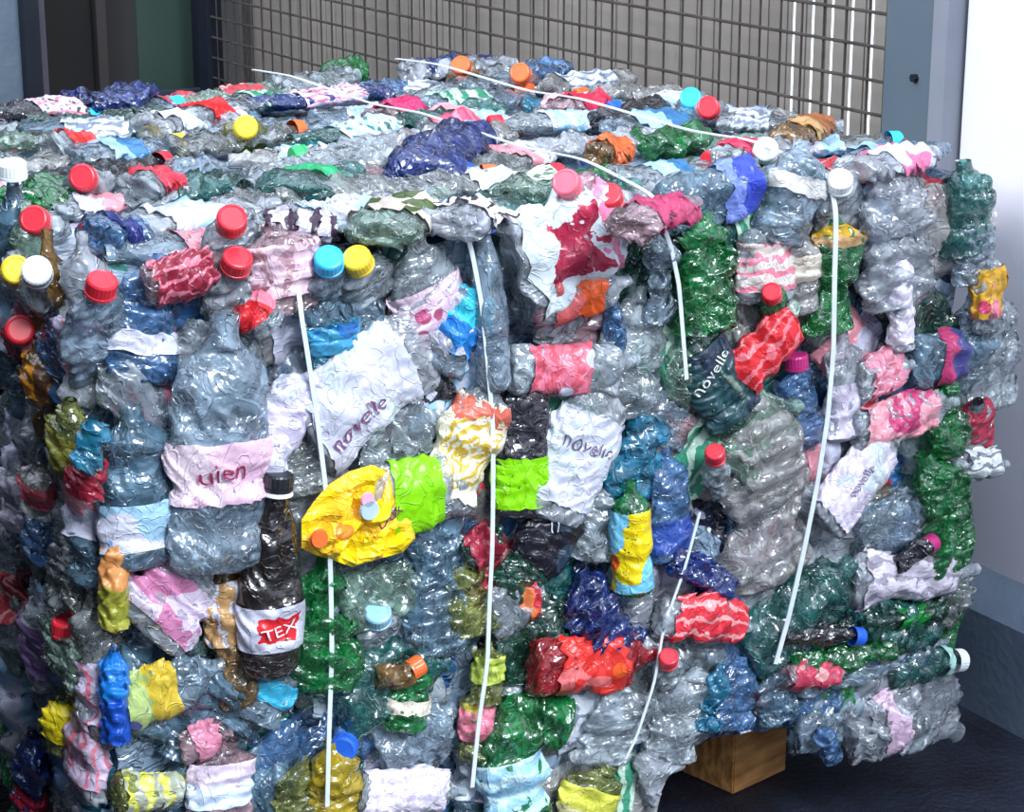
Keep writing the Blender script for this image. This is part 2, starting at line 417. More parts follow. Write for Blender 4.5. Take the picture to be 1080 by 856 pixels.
# ---------------- front face, big recognisable ones
B('F', (284, 712, .034), (292, 506, .052), .066, 'brown', 'black', (.17, .40, W_, RED, 'block'), 'dark brown bottle with red-and-white label', d=.030, T=.040, rough=.35, bend=.004, seed=3, shape='slim', text=('TEX', .018, srgb(250, 225, 230), -1.25, -.215, .0))
B('F', (262, 742), (236, 585), .055, 'amber', None, (.45, .85, TAN, W_, 'lines'), 'amber bottle with tan label', d=.018)
B('F', (228, 600), (236, 330), .105, 'pale', None, (.28, .52, srgb(236,214,228), srgb(228,190,212), 'patch'), 'large pale bottle with pink lettering', d=.040, T=.045, seed=9, rough=.6, text=('uien', .026, srgb(150, 40, 80), -1.45, -.09, .004))
B('F', (258, 520), (338, 385), .056, 'haze', None, (.10, .92, W_, LAV, 'patch'), 'white-wrapped bottle crossing first strap', d=.030, bend=.012)
B('F', (148, 596), (140, 425), .080, 'steel', None, (.12, .42, LBL, W_, 'patch', srgb(120, 160, 215)), 'grey-blue bottle with light-blue label', d=.020, T=.04, rough=.5, seed=21)
B('F', (105, 400, -.02), (103, 301, .045), .060, 'pale', 'red', None, 'pale bottle under round red cap', rough=.6)
B('F', (146, 402), (166, 268), .062, 'blue', None, (.25, .42, W_, None), 'blue bottle with white triangular tag', d=.012)
B('F', (152, 305), (240, 272), .040, 'pink', None, (.1, .8, DRED, PINK, 'lines'), 'flattened bottle with streaky red label', d=.030)
B('F', (250, 335, -.02), (246, 277, .045), .060, 'haze', 'red', None, 'milky bottle under lower red cap', rough=.6)
B('F', (243, 262, -.03), (243, 233, .040), .060, 'clear', 'red', None, 'clear bottle under upper red cap', rough=.6)
B('F', (300, 330), (290, 235), .072, 'pink', None, (.2, .8, srgb(232, 200, 214), srgb(190, 150, 160), 'lines'), 'pink-wrapped crumpled bottle', d=.026)
B('F', (285, 345), (255, 312), .040, 'clear', None, (.4, .9, RED, PINK, 'patch'), 'small bottle with torn red label', d=.030)
B('F', (352, 330, -.02), (346, 275, .048), .062, 'pale', 'cyan', None, 'pale bottle under bright cyan cap', rough=.6)
B('F', (388, 335, -.02), (380, 272, .048), .062, 'clear', 'yellow', None, 'clear bottle under yellow cap', rough=.6)
B('F', (398, 345), (312, 325), .058, 'steel', None, None, 'grey-blue shoulder piece beside teal tub', d=.014, rough=.5)
B('F', (352, 385), (348, 338), .056, 'cyan', None, (.35, .95, srgb(60, 150, 190), srgb(40, 110, 180), 'patch'), 'crumpled teal-blue tub', d=.024, shape='tub', rough=.6, name='plastic_tub', cat='tub')
B('F', (462, 425), (392, 265), .062, 'black', None, None, 'black bottle lying on the slant', d=.006, T=.03, bend=.006)
B('F', (322, 455), (476, 352), .092, 'haze', None, (.04, .70, W_, srgb(205, 215, 222), 'patch'), 'bottle with big white lettered label', d=.028, seed=33, bend=.018, text=('novelle', .025, srgb(120, 70, 110), 0, -.23, -.018))
B('F', (476, 372), (434, 250), .070, 'clear', None, (.12, .62, srgb(226, 200, 218), srgb(190, 90, 130), 'spots'), 'clear bottle with pink spotted label', d=.018)
B('F', (463, 392), (512, 292), .048, 'pale', None, (.22, .85, CYA, BLU, 'half', W_), 'bottle with cyan and blue label', d=.026)
B('F', (522, 412), (510, 234), .040, 'pale', 'blue', None, 'slim upright bottle with blue cap', d=.034, shape='slim', rough=.3, bend=0.0, T=.036)
B('F', (540, 288), (672, 222), .118, 'haze', None, (.08, .80, srgb(214, 226, 232), srgb(170, 38, 70), 'block', srgb(225, 130, 165)), 'white-wrapped bottle with dark red square', d=.026, T=.045, seed=51, rough=.8)
B('F', (556, 322), (664, 296), .046, 'clear', None, (.22, .68, ORG, srgb(200, 90, 90), 'half'), 'bottle with orange band', d=.028, rough=.6, seed=60)
B('F', (650, 262, -.03), (642, 208, .035), .060, 'haze', 'red', None, 'milky bottle under red cap at corner', rough=.6)
B('F', (612, 255, -.05), (601, 190, .040), .066, 'pink', 'pink', None, 'pink bottle under large rose cap', rough=.6)
B('F', (536, 392), (672, 382), .048, 'clear', None, (.14, .60, srgb(226, 120, 142), srgb(214, 90, 110), 'stripe', W_), 'bottle with salmon pink label', d=.028, rough=.5, seed=66)
B('F', (544, 545), (560, 388), .060, 'black', None, (.08, .42, LIME, None), 'black bottle with lime label', d=.024, rough=.55, bend=.008)
B('F', (388, 532), (490, 508), .072, 'clear', None, (.22, .72, LIME, None), 'clear bottle with bright lime label', d=.038, rough=.3, seed=71)
B('F', (462, 538), (524, 392), .066, 'clear', None, (.10, .80, srgb(238, 232, 208), srgb(214, 180, 60), 'rings', srgb(214, 110, 90)), 'bottle with cream label, yellow rings', d=.032, seed=75)
B('F', (578, 548), (646, 392), .082, 'haze', None, (.12, .72, W_, srgb(206, 216, 226), 'patch'), 'upright bottle with white lettered label', d=.026, seed=79, text=('novelle', .022, srgb(110, 90, 120), -1.5, .02, 0))
B('F', (534, 628), (618, 520), .062, 'forest', None, (.30, .78, SLATE, BLK, 'patch'), 'dark green bottle with slate label', d=.022, rough=.6, seed=83, text=('11', .014, srgb(200, 210, 225), -.6, .12, .012))
B('F', (690, 440), (646, 540), .058, 'cyan', None, None, 'cyan bottle above the rainbow label', d=.014, rough=.8)
B('F', (668, 626), (665, 506), .045, 'green', None, (.06, .76, YEL, srgb(120, 195, 225), 'patch', ORG), 'small bottle with rainbow label', d=.034, rough=.35, bend=.002, T=.038)
B('F', (744, 350), (742, 222), .078, 'green', None, None, 'vivid green bottle near third strap', d=.024, rough=1.2, T=.04)
B('F', (720, 430), (768, 310), .070, 'mint', None, None, 'pale green bottle under vivid green one', d=.014, rough=1.2)
B('F', (806, 318), (812, 226), .070, 'clear', None, (.15, .70, srgb(222, 214, 206), PINK, 'stripe'), 'clear bottle with pink striped label', d=.018)
B('F', (845, 330), (846, 240), .050, 'beige', None, (.4, .7, srgb(230, 222, 205), None), 'clear bottle with cream tag', d=.014)
B('F', (876, 352), (882, 222), .058, 'green', None, (.74, .9, srgb(205, 165, 30), TAN, 'half'), 'narrow green bottle by fourth strap', d=.020, rough=1.1, seed=97)
B('F', (888, 245, -.02), (884, 193, .042), .070, 'clear', 'white', None, 'clear bottle under big white cap', rough=.5)
B('F', (820, 255), (848, 148), .076, 'pale', None, (.5, .68, srgb(206, 206, 202), None), 'round pale bottle on upper edge', d=.016, rough=.6, T=.05)
B('F', (698, 222), (815, 184), .066, 'steel', None, (.48, .80, srgb(50, 70, 190), srgb(120, 140, 220), 'half'), 'grey-blue bottle with royal blue label', d=.012, T=.04)
B('F', (812, 340, -.01), (815, 308, .05), .040, 'green', 'red', None, 'green bottle under small red cap', rough=.6)
B('F', (768, 412), (842, 322), .056, 'mint', None, (.15, .88, RED, srgb(240, 120, 130), 'lines'), 'bottle with crumpled red label', d=.032, seed=101)
B('F', (778, 448), (728, 342), .064, 'forest', None, (.10, .80, SLATE, srgb(34, 70, 76), 'patch'), 'bottle with black lettered label', d=.026, seed=103, rough=.6, text=('novelle', .019, srgb(215, 225, 215), -1.13, .10, .004))
B('F', (812, 612), (790, 400), .120, 'beige', None, None, 'huge yellowed clear jug', d=.014, shape='jug', T=.05, seed=107)
B('F', (770, 500), (840, 420), .080, 'mint', None, None, 'pale green sheet of crushed bottle', d=.020)
B('F', (762, 520, .0), (753, 480, .05), .034, 'clear', 'red', None, 'clear bottle with small red cap pointing out', rough=.6)
B('F', (706, 590), (702, 470), .050, 'blue', None, (.1, .38, srgb(50, 80, 160), None), 'blue bottle left of the jug', d=.016, rough=.6)
B('F', (652, 690), (608, 600), .070, 'deep', None, None, 'deep blue bottle above red label', d=.016, T=.04)
B('F', (560, 706), (690, 690), .062, 'red', None, (.20, .72, srgb(214, 50, 42), srgb(224, 110, 110), 'patch', ORG), 'red bottle with red square label', d=.026, seed=113)
B('F', (694, 648), (798, 660), .048, 'clear', None, (.10, .86, srgb(222, 52, 66), srgb(245, 160, 160), 'lines'), 'bottle with wrinkled scarlet label', d=.034, seed=117)
B('F', (708, 585), (778, 630), .036, 'deep', None, None, 'deep blue strip above scarlet label', d=.028)
B('F', (706, 730, .0), (704, 695, .05), .036, 'clear', 'red', None, 'bottle with red cap below scarlet label', rough=.6)
B('F', (782, 690), (900, 596), .100, 'teal', None, None, 'wide teal bottle under fourth strap', d=.016, T=.045)
B('F', (900, 650), (800, 620), .070, 'forest', None, None, 'dark green bottle behind teal one', d=.004)
B('F', (985, 668), (890, 640), .060, 'teal', None, None, 'teal bottle reaching right', d=.012)
B('F', (896, 612), (1030, 600), .056, 'haze', None, (.08, .8, srgb(226, 218, 232), srgb(170, 165, 180), 'lines'), 'bottle with folded lilac-white label', d=.020)
B('F', (946, 596), (982, 572), .026, 'black', 'magenta', None, 'black stub with magenta cap', d=.034)
B('F', (1004, 596), (978, 476), .080, 'green', None, None, 'vivid green bottle near right edge', d=.022, rough=1.2, T=.045)
B('F', (1002, 480), (1000, 395), .052, 'green', None, None, 'upright green bottle above green one', d=.018, rough=1.1)
B('F', (902, 405), (962, 382), .046, 'clear', None, (.2, .75, srgb(230, 150, 170), srgb(214, 120, 140), 'stripe'), 'bottle with short salmon label', d=.026)
B('F', (900, 456), (1010, 422), .046, 'clear', None, (.08, .75, srgb(236, 160, 172), srgb(205, 70, 120), 'patch'), 'bottle with long salmon label', d=.030)
B('F', (866, 552), (950, 452), .060, 'haze', None, (.08, .80, srgb(228, 218, 236), srgb(205, 215, 220), 'patch'), 'bottle with lilac lettered label', d=.030, seed=131, text=('novelle', .015, srgb(90, 80, 110), 0, -.06, .006))
B('F', (1030, 470, -.01), (1030, 425, .03), .046, 'clear', None, (.2, .9, srgb(170, 40, 66), None), 'stub with crimson label', rough=.6)
B('F', (1000, 492), (1062, 488), .040, 'clear', None, (.2, .8, srgb(220, 226, 226), srgb(110, 120, 130), 'lines'), 'bottle with white printed label', d=.022)
B('F', (1040, 350), (1042, 262), .044, 'clear', None, (.2, .8, srgb(224, 170, 50), srgb(214, 70, 110), 'spots', PINK), 'bottle with orange floral label', d=.026)
B('F', (948, 322), (940, 168), .105, 'haze', None, None, 'large milky clear bottle near top right', d=.020, T=.05, rough=1.3)
B('F', (1018, 268), (1020, 168), .072, 'teal', None, None, 'teal bottle on top right corner', d=.010, T=.045)
B('F', (1025, 300), (1030, 225), .060, 'pale', None, None, 'pale bottle below corner teal one', d=.016)
B('F', (960, 385), (1050, 362), .056, 'steel', None, (.3, .62, srgb(70, 70, 130), srgb(190, 60, 110), 'half'), 'grey-blue bottle with purple label', d=.018)
B('F', (950, 370), (948, 262), .034, 'haze', None, (.1, .9, srgb(232, 226, 240), None), 'slim bottle in lilac-white sleeve', d=.030)
B('F', (1048, 430), (1052, 300), .062, 'clear', None, None, 'clear bottle sticking out right', d=.004, rough=1.3)
B('F', (892, 462), (888, 350), .048, 'haze', None, (.05, .55, srgb(216, 208, 226), None), 'bottle with blank lilac label', d=.016)
# lower left
B('F', (345, 728), (340, 585), .082, 'green', None, None, 'green bottle under yellow packet', d=.018, T=.045, rough=1.2)
B('F', (352, 742), (470, 690), .098, 'teal', None, None, 'wide teal bottle right of first strap', d=.010, T=.04)
B('F', (425, 770), (440, 700), .048, 'green', None, (.3, .5, srgb(225, 215, 200), None), 'green stub with small white tag', d=.024)
B('F', (395, 715), (440, 705), .026, 'amber', 'orange', None, 'amber stub beside green one', d=.032)
B('F', (398, 690, -.02), (398, 648, .03), .052, 'clear', 'palecap', None, 'clear bottle with round pale end', rough=.4)
B('F', (355, 640), (450, 610), .060, 'mint', None, None, 'pale green shoulder right of packet', d=.016)
B('F', (462, 690), (468, 545), .080, 'steel', None, None, 'grey-blue bottle left of second strap', d=.014, rough=1.2)
B('F', (500, 668), (492, 585), .050, 'lime', None, None, 'yellow-green bottle at second strap', d=.022)
B('F', (512, 742), (516, 676), .034, 'lime', None, (.4, .8, srgb(190, 210, 90), None), 'small yellow-green stub', d=.026)
B('F', (500, 800), (506, 722), .042, 'lime', None, (.3, .8, srgb(205, 190, 80), PINK, 'patch'), 'pale bottle with mustard label', d=.022)
B('F', (488, 590), (530, 558), .040, 'forest', None, (.1, .7, srgb(160, 40, 60), DRED, 'stripe'), 'green stub with maroon label', d=.022)
B('F', (520, 690), (600, 640), .088, 'forest', None, None, 'dark green bottle centre low', d=.006)
B('F', (515, 650), (572, 622), .056, 'clear', None, (.55, .9, srgb(200, 50, 70), srgb(225, 120, 70), 'half'), 'bottle with red and orange collar', d=.024)
B('F', (548, 880), (534, 738), .080, 'green', None, (.22, .62, srgb(150, 195, 222), srgb(190, 222, 232), 'stripe'), 'green bottle with light-blue label', d=.030, T=.045, rough=.7, seed=151)
B('F', (520, 805), (512, 740), .048, 'forest', None, None, 'dark green stub by pale blue label', d=.020)
B('F', (600, 762), (500, 750), .052, 'green', None, None, 'green bottle lying across', d=.010)
B('F', (606, 890), (640, 805), .072, 'lime', None, (.2, .7, srgb(205, 205, 80), srgb(180, 175, 130), 'half'), 'bottle with pale yellow label', d=.022)
B('F', (640, 805), (660, 715), .086, 'clear', None, None, 'clear bottle above dark gap', d=.016, rough=1.2)
B('F', (700, 800), (735, 705), .080, 'clear', None, None, 'clear bottle above wooden block', d=.018, rough=1.2)
B('F', (672, 822), (726, 788), .060, 'haze', None, None, 'milky bottle drooping from bottom', d=.012)
B('F', (764, 768), (782, 690), .068, 'blue', None, None, 'blue bottle above wooden block', d=.018)
B('F', (742, 770), (760, 700), .034, 'cyan', None, None, 'cyan streaked bottle low centre', d=.026)
B('F', (822, 758), (812, 700), .060, 'steel', None, None, 'grey-blue bottle at fourth strap foot', d=.012)
B('F', (826, 714), (892, 708), .030, 'pink', None, (.1, .9, srgb(206, 70, 96), srgb(230, 160, 160), 'spots'), 'flat bottle with speckled red label', d=.026)
B('F', (895, 785), (968, 735), .080, 'haze', None, (.42, .68, srgb(226, 196, 218), None), 'milky bottle at bottom right', d=.020, rough=1.4)
B('F', (880, 800), (862, 765), .030, 'blue', None, None, 'small blue piece hanging low', d=.02)
B('F', (940, 712), (1012, 694), .044, 'teal', 'white', (.72, .88, srgb(175, 215, 205), None), 'teal bottle with frosted end', d=.014)
B('F', (820, 668), (905, 670), .026, 'black', 'blue', None, 'black stub with blue cap', d=.028)
B('F', (830, 700), (960, 684), .030, 'green', None, None, 'flattened green bottle in layers', d=.020)
B('F', (840, 726), (1000, 676), .030, 'pale', None, None, 'flattened pale bottle in layers', d=.010)
B('F', (900, 690), (1000, 690), .028, 'blue', None, None, 'flattened blue bottle in layers', d=.006)
B('F', (905, 655), (1010, 644), .040, 'forest', None, (.35, .6, srgb(20, 130, 50), None), 'dark green bottle with green tag', d=.014)
B('F', (990, 655), (1022, 605), .050, 'grey', None, None, 'smoky bottle on right edge', d=.010)
B('F', (152, 668), (220, 590), .084, 'haze', None, (.15, .7, srgb(216, 200, 222), srgb(205, 130, 170), 'patch'), 'bottle with lilac and rose label', d=.020)
B('F', (120, 665), (122, 560), .024, 'amber', None, (.05, .9, srgb(205, 140, 80), srgb(160, 160, 60), 'half'), 'thin bottle with orange-tan label', d=.026)
B('F', (122, 785), (120, 680), .024, 'blue', None, (.05, .95, srgb(30, 120, 205), srgb(25, 80, 180), 'half'), 'thin bottle with azure sleeve', d=.028)
B('F', (128, 745), (235, 700), .050, 'pale', None, (.02, .50, srgb(215, 185, 60), srgb(170, 190, 120), 'half', srgb(90, 90, 160)), 'bottle with mustard printed label', d=.024)
B('F', (240, 700), (190, 800), .100, 'steel', None, None, 'grey-blue crumpled bottle lower left', d=.008)
B('F', (190, 790), (244, 770), .036, 'pink', None, (.2, .7, srgb(205, 130, 155), None), 'stub with dusty pink label', d=.022)
B('F', (232, 880), (238, 780), .070, 'pink', None, (.35, .80, srgb(222, 205, 222), srgb(205, 220, 245), 'half'), 'bottle in lilac sleeve at bottom', d=.026)
B('F', (120, 840), (200, 826), .040, 'lime', None, (.1, .9, srgb(170, 176, 160), srgb(205, 205, 90), 'stripe'), 'bottle with thin yellow stripe label', d=.018)
B('F', (268, 760), (300, 700), .052, 'pale', None, (.35, .75, srgb(60, 170, 205), None), 'bottle with turquoise corner label', d=.020)
B('F', (348, 880), (352, 780), .060, 'yellow', None, None, 'opaque yellow bottle at bottom', d=.024, T=.045, rough=.7)
B('F', (318, 880), (316, 800), .050, 'lime', None, None, 'olive clear bottle beside yellow one', d=.014)
B('F', (376, 838), (490, 832), .046, 'clear', None, (.04, .80, srgb(230, 222, 234), srgb(200, 190, 215), 'lines'), 'bottle with white label at bottom', d=.024, rough=.6)
B('F', (370, 760, -.02), (362, 790, .03), .046, 'blue', 'blue', None, 'blue bottle end above yellow one', rough=.5)
B('F', (400, 800), (480, 750), .070, 'pale', None, None, 'pale bottle above white label', d=.010)
# centre clear ones
B('F', (208, 420), (262, 300), .095, 'clear', None, None, 'large clear bottle upper left', d=.008, rough=1.3)
B('F', (128, 440), (180, 350), .070, 'clear', None, None, 'clear bottle below white tag', d=.008)
B('F', (322, 520), (316, 425), .075, 'grey', None, None, 'smoky bottle behind first strap', d=.014)
B('F', (380, 478), (462, 440), .070, 'clear', None, None, 'clear bottle above lime label', d=.016, rough=1.3)
B('F', (660, 440), (672, 300), .075, 'clear', None, None, 'ribbed clear bottle mid right', d=.014)
B('F', (694, 340), (694, 240), .040, 'pale', None, None, 'pale upright bottle left of third strap', d=.026, rough=1.4)
B('F', (645, 375), (650, 318), .030, 'blue', None, None, 'small blue piece mid right', d=.020)
B('F', (600, 350), (560, 290), .060, 'clear', None, None, 'clear bottle below orange band', d=.010)
B('F', (690, 470), (720, 380), .070, 'pale', None, None, 'pale bottle below third strap end', d=.008)
B('F', (850, 470), (838, 380), .050, 'blue', 'magenta', None, 'blue bottle with magenta cap', d=.012)
B('F', (900, 560), (985, 540), .070, 'pale', None, None, 'pale bottle below lilac lettering', d=.010)
B('F', (850, 680), (740, 690), .070, 'blue', None, None, 'blue bottle behind scarlet label', d=.004)
B('F', (620, 590), (640, 510), .060, 'clear', None, None, 'clear bottle left of rainbow label', d=.010)
B('F', (680, 690), (668, 630), .060, 'haze', None, None, 'milky bottle below rainbow label', d=.012)
# ---------------- left face
L_ = lambda *a, **k: B('L', *a, **k)
L_((40, 325, -.03), (40, 291, .030), .07, 'clear', 'white', None, 'clear bottle under white cap at corner', rough=.6)
L_((18, 318, -.03), (17, 284, .030), .06, 'clear', 'yellow', None, 'clear bottle under yellow cap at corner', rough=.6)
L_((22, 372, -.02), (21, 350, .03), .05, 'red', 'red', None, 'red stub below the corner caps', rough=.6)
L_((42, 425), (42, 365), .10, 'amber', None, (.2, .8, srgb(200, 130, 30), srgb(90, 60, 40), 'patch'), 'bottle with amber printed label', d=.02)
L_((72, 500), (74, 420), .10, 'lime', None, (.1, .6, srgb(120, 118, 50), None), 'olive-labelled bottle', d=.02)
L_((92, 520), (92, 480), .09, 'clear', None, (.1, .8, srgb(150, 30, 50), None), 'bottle with maroon patch', d=.018)
L_((95, 490), (97, 440), .06, 'cyan', None, None, 'curved cyan strip of bottle', d=.026)
L_((40, 540), (40, 490), .10, 'beige', None, (.3, .7, srgb(190, 80, 90), None), 'bottle with brick red band', d=.02)
L_((42, 585), (44, 535), .09, 'blue', None, None, 'blue bottle on left side', d=.02)
L_((68, 705), (70, 660), .10, 'mint', 'red', None, 'pale green bottle with red cap', d=.02)
L_((66, 790), (66, 735), .08, 'lime', None, (.3, .95, srgb(205, 185, 30), None), 'bottle with mustard yellow sleeve', d=.028)
L_((32, 850), (36, 775), .12, 'deep', None, (.0, .3, srgb(170, 30, 60), None), 'deep blue bottle with crimson base', d=.022)
L_((95, 840), (88, 730), .14, 'haze', None, (.2, .8, srgb(200, 180, 205), PINK, 'lines'), 'lilac sleeved bottle low on left', d=.018)
L_((72, 640), (66, 560), .12, 'grey', None, None, 'smoky bottle beside the corner', d=.016)
L_((20, 560), (16, 480), .12, 'clear', None, (.1, .8, srgb(190, 185, 200), None), 'bottle with faded lilac label', d=.016)
L_((40, 720), (44, 620), .12, 'haze', None, (.2, .7, srgb(130, 105, 150), None), 'bottle with violet sleeve', d=.014)
L_((62, 420), (60, 330), .12, 'blue', None, None, 'blue bottle below white cap', d=.008)
L_((10, 700), (10, 600), .14, 'mint', None, None, 'pale green bottle far left', d=.01)
# ---------------- top face
T_ = lambda *a, **k: B('T', *a, **k)
T_((190, 128), (242, 116), .06, 'clear', None, (.3, .8, srgb(222, 30, 36), None), 'bottle with scarlet label far back', d=.012)
T_((258, 150, -.01), (258, 134, .03), .06, 'lime', 'yellow', None, 'bottle with round yellow cap', rough=.5)
T_((50, 158), (100, 148), .05, 'clear', None, (.3, .8, srgb(214, 44, 40), None), 'bottle with vermilion label', d=.012)
T_((92, 205, -.01), (91, 187, .03), .06, 'haze', 'red', None, 'milky bottle, red cap, left of top', rough=.6)
T_((140, 200), (185, 188), .06, 'clear', None, (.3, .8, srgb(210, 50, 70), None), 'bottle with cherry label', d=.012)
T_((40, 250, -.01), (40, 232, .02), .06, 'clear', 'red', None, 'bottle with red cap near left edge', rough=.6)
T_((100, 250), (150, 240), .08, 'blue', None, (.2, .6, srgb(30, 40, 110), None), 'blue bottle with navy label', d=.012)
T_((440, 185), (505, 135), .09, 'deep', None, None, 'deep blue bottle mid top', d=.014, T=.045)
T_((300, 205), (370, 180), .09, 'teal', None, (.3, .6, srgb(40, 170, 110), None), 'teal bottle mid top', d=.012)
T_((488, 92, -.01), (488, 70, .03), .05, 'amber', 'orange', None, 'amber bottle with orange cap', rough=.6)
T_((552, 95, -.01), (551, 77, .03), .05, 'pink', 'orange', None, 'pinkish bottle with orange cap', rough=.6)
T_((585, 118), (640, 105), .06, 'pink', None, (.2, .8, srgb(205, 40, 70), None), 'bottle with raspberry label', d=.014)
T_((545, 210), (590, 190), .08, 'mint', None, (.4, .8, srgb(222, 236, 226), srgb(80, 110, 80), 'rings'), 'pale green bottle with ringed label', d=.016)
T_((732, 124, -.01), (730, 104, .03), .05, 'pale', 'cyan', None, 'pale bottle with cyan cap at back', rough=.6)
T_((749, 132, -.01), (748, 113, .03), .05, 'clear', 'red', None, 'clear bottle with red cap at back', rough=.6)
T_((680, 150), (750, 142), .07, 'green', None, None, 'bright green bottle at back', d=.012)
T_((400, 125), (440, 112), .06, 'pink', None, (.1, .9, srgb(196, 40, 96), None), 'bottle with magenta label', d=.012)
T_((450, 138), (510, 128), .04, 'clear', None, (.1, .9, srgb(214, 80, 110), PINK, 'stripe'), 'bottle with pink-red striped label', d=.012)
T_((765, 170), (800, 155), .05, 'clear', None, (.2, .9, srgb(196, 50, 80), None), 'bottle with rose label at back', d=.014)
T_((808, 175, -.01), (807, 158, .025), .05, 'haze', 'white', None, 'milky bottle with white cap at back', rough=.6)
T_((825, 150), (872, 128), .05, 'amber', None, (.3, .8, srgb(150, 90, 50), TAN, 'half'), 'amber bottle with brown label', d=.016)
T_((640, 130), (700, 112), .06, 'black', None, None, 'black bottle on top', d=.014)
T_((625, 165), (665, 155), .04, 'amber', None, (.2, .8, srgb(214, 100, 50), None), 'bottle with rust orange label', d=.012)
T_((80, 108), (165, 98), .09, 'deep', None, None, 'deep blue bottle at the back', d=.014)
T_((345, 78), (385, 70), .05, 'green', None, None, 'green bottle along back edge', d=.014)
T_((150, 138), (215, 124), .08, 'haze', None, (.3, .7, srgb(222, 228, 240), None), 'milky bottle with white tag', d=.012)
T_((470, 240), (540, 215), .08, 'haze', None, (.2, .6, srgb(230, 222, 226), BLK, 'lines'), 'bottle with white and black label', d=.010)
T_((395, 250), (460, 205), .08, 'mint', None, (.2, .7, srgb(214, 200, 190), srgb(70, 90, 40), 'patch'), 'bottle with cream and olive label', d=.012)
T_((270, 240), (365, 238), .05, 'clear', None, (.1, .9, srgb(200, 195, 210), srgb(60, 40, 60), 'stripe'), 'bottle with barred grey label', d=.016)
T_((20, 215), (70, 195), .08, 'green', None, None, 'green bottle left on top', d=.008)
T_((660, 240), (730, 212), .06, 'pink', None, (.2, .8, srgb(180, 60, 100), None), 'bottle with plum label near strap', d=.012)
T_((440, 75), (530, 66), .05, 'deep', None, None, 'navy bottle at back corner', d=.012)
T_((560, 80), (600, 70), .05, 'blue', None, None, 'blue bottle at back corner', d=.016)
T_((900, 180), (985, 160), .07, 'haze', None, (.3, .7, srgb(214, 110, 150), W_, 'patch'), 'milky bottle with rose printed label', d=.014)
NHERO = len(RECS)

B('F', (835, 772), (935, 748), .060, 'pale', None, None, 'pale bottle right of wooden block', d=.004)
B('F', (975, 775), (900, 722), .070, 'clear', None, None, 'clear bottle above milky one', d=.000)
B('F', (880, 742), (800, 735), .060, 'blue', None, None, 'blue bottle low by fourth strap', d=.000)
NHERO = len(RECS)

B('F', (1036, 410), (1030, 300), .070, 'pale', None, None, 'pale bottle behind orange floral label', d=-.004)

# ---------------- the yellow crumpled packet
def crumpled_packet():
    pts = [(318, 548), (330, 530), (345, 512), (368, 497), (392, 490), (410, 497), (417, 520), (424, 532), (436, 550), (438, 568), (425, 582), (398, 590), (372, 598), (350, 590), (335, 586), (318, 578)]
    P = [on_face('F', u, v, .046) for u, v in pts]  # outline traced at the packet's own place
    c = sum(P, Vector())/len(P)
    root = bpy.data.objects.new('yellow_packet', None); COL.objects.link(root); root.location = c
    rngs, n = 9, len(P)*3
    ring = []
    for k in range(n):
        a, b, f = P[(k//3) % len(P)], P[(k//3+1) % len(P)], (k % 3)/3
        ring.append(a.lerp(b, f)-c)
    V = []; F = []
    r = np.random.default_rng(5)
    ks = [(r.uniform(0, 6.28), r.uniform(.02, .05), r.uniform(0, 6.28)) for _ in range(6)]
    def z(p, s):
        q = sum(.0046*float(tri((math.cos(a)*p.x+math.sin(a)*p.z)/w*6.28+f)) for a, w, f in ks)
        return q
    for side in (-1, 1):
        for i in range(rngs):
            s = 1-i/rngs
            for p in ring:
                q = p*s; dome = math.sqrt(max(0, 1-s*s))*.010
                V.append((q.x, side*dome+z(q, s)*(1-s**4), q.z))
        V.append((0, side*.010, 0))
    M = rngs*n+1
    for o, fl in ((0, 0), (M, 1)):
        for i in range(rngs-1):
            for k in range(n):
                q = (o+i*n+k, o+i*n+(k+1) % n, o+(i+1)*n+(k+1) % n, o+(i+1)*n+k); F.append(q[::-1] if fl else q)
    bm = bmesh.new(); vs = [bm.verts.new(v) for v in V]
    for q in F: bm.faces.new([vs[i] for i in q])
    for o in (0, M):
        for k in range(n): bm.faces.new((vs[o+(rngs-1)*n+k], vs[o+(rngs-1)*n+(k+1) % n], vs[o+rngs*n]))
    bmesh.ops.remove_doubles(bm, verts=bm.verts[:], dist=1e-5); bmesh.ops.recalc_face_normals(bm, faces=bm.faces[:])
    bm_obj('film', bm, label_mat(srgb(242, 208, 16), srgb(250, 196, 40), 'patch', srgb(236, 140, 50), alpha=.99), root)
    # round printed mark and scribbled word on it
    def blob(name, u, v, rad, mat, d=.0625):
        q = on_face('F', u, v, d)-c; b2 = bmesh.new(); bmesh.ops.create_cone(b2, cap_ends=True, segments=24, radius1=rad, radius2=rad*.9, depth=.003)
        bmesh.ops.rotate(b2, verts=b2.verts[:], matrix=Matrix.Rotation(PI/2, 3, 'X')); bmesh.ops.translate(b2, verts=b2.verts[:], vec=q)
        bm_obj(name, b2, mat, root)
    blob('printed_mark', 390, 538, .011, solid('pale_mark', srgb(170, 195, 215)))
    blob('printed_mark', 388, 527, .008, solid('rose_mark', srgb(238, 170, 190)))
    blob('printed_mark', 337, 568, .010, solid('orange_mark', srgb(236, 110, 50)))
    tm = text_mesh('Dux', .018); tm.materials.clear(); tm.materials.append(solid('brown_print', srgb(110, 50, 50)))
    t = link('lettering', tm, root); t.matrix_local = Matrix.Translation(on_face('F', 411, 545, .0660)-c) @ Matrix.Rotation(PI/2, 4, 'X') @ Matrix.Rotation(.55, 4, 'Z')
    prop(root, 'crumpled bright yellow packet with orange spots, behind the first strap', 'packet')
crumpled_packet()

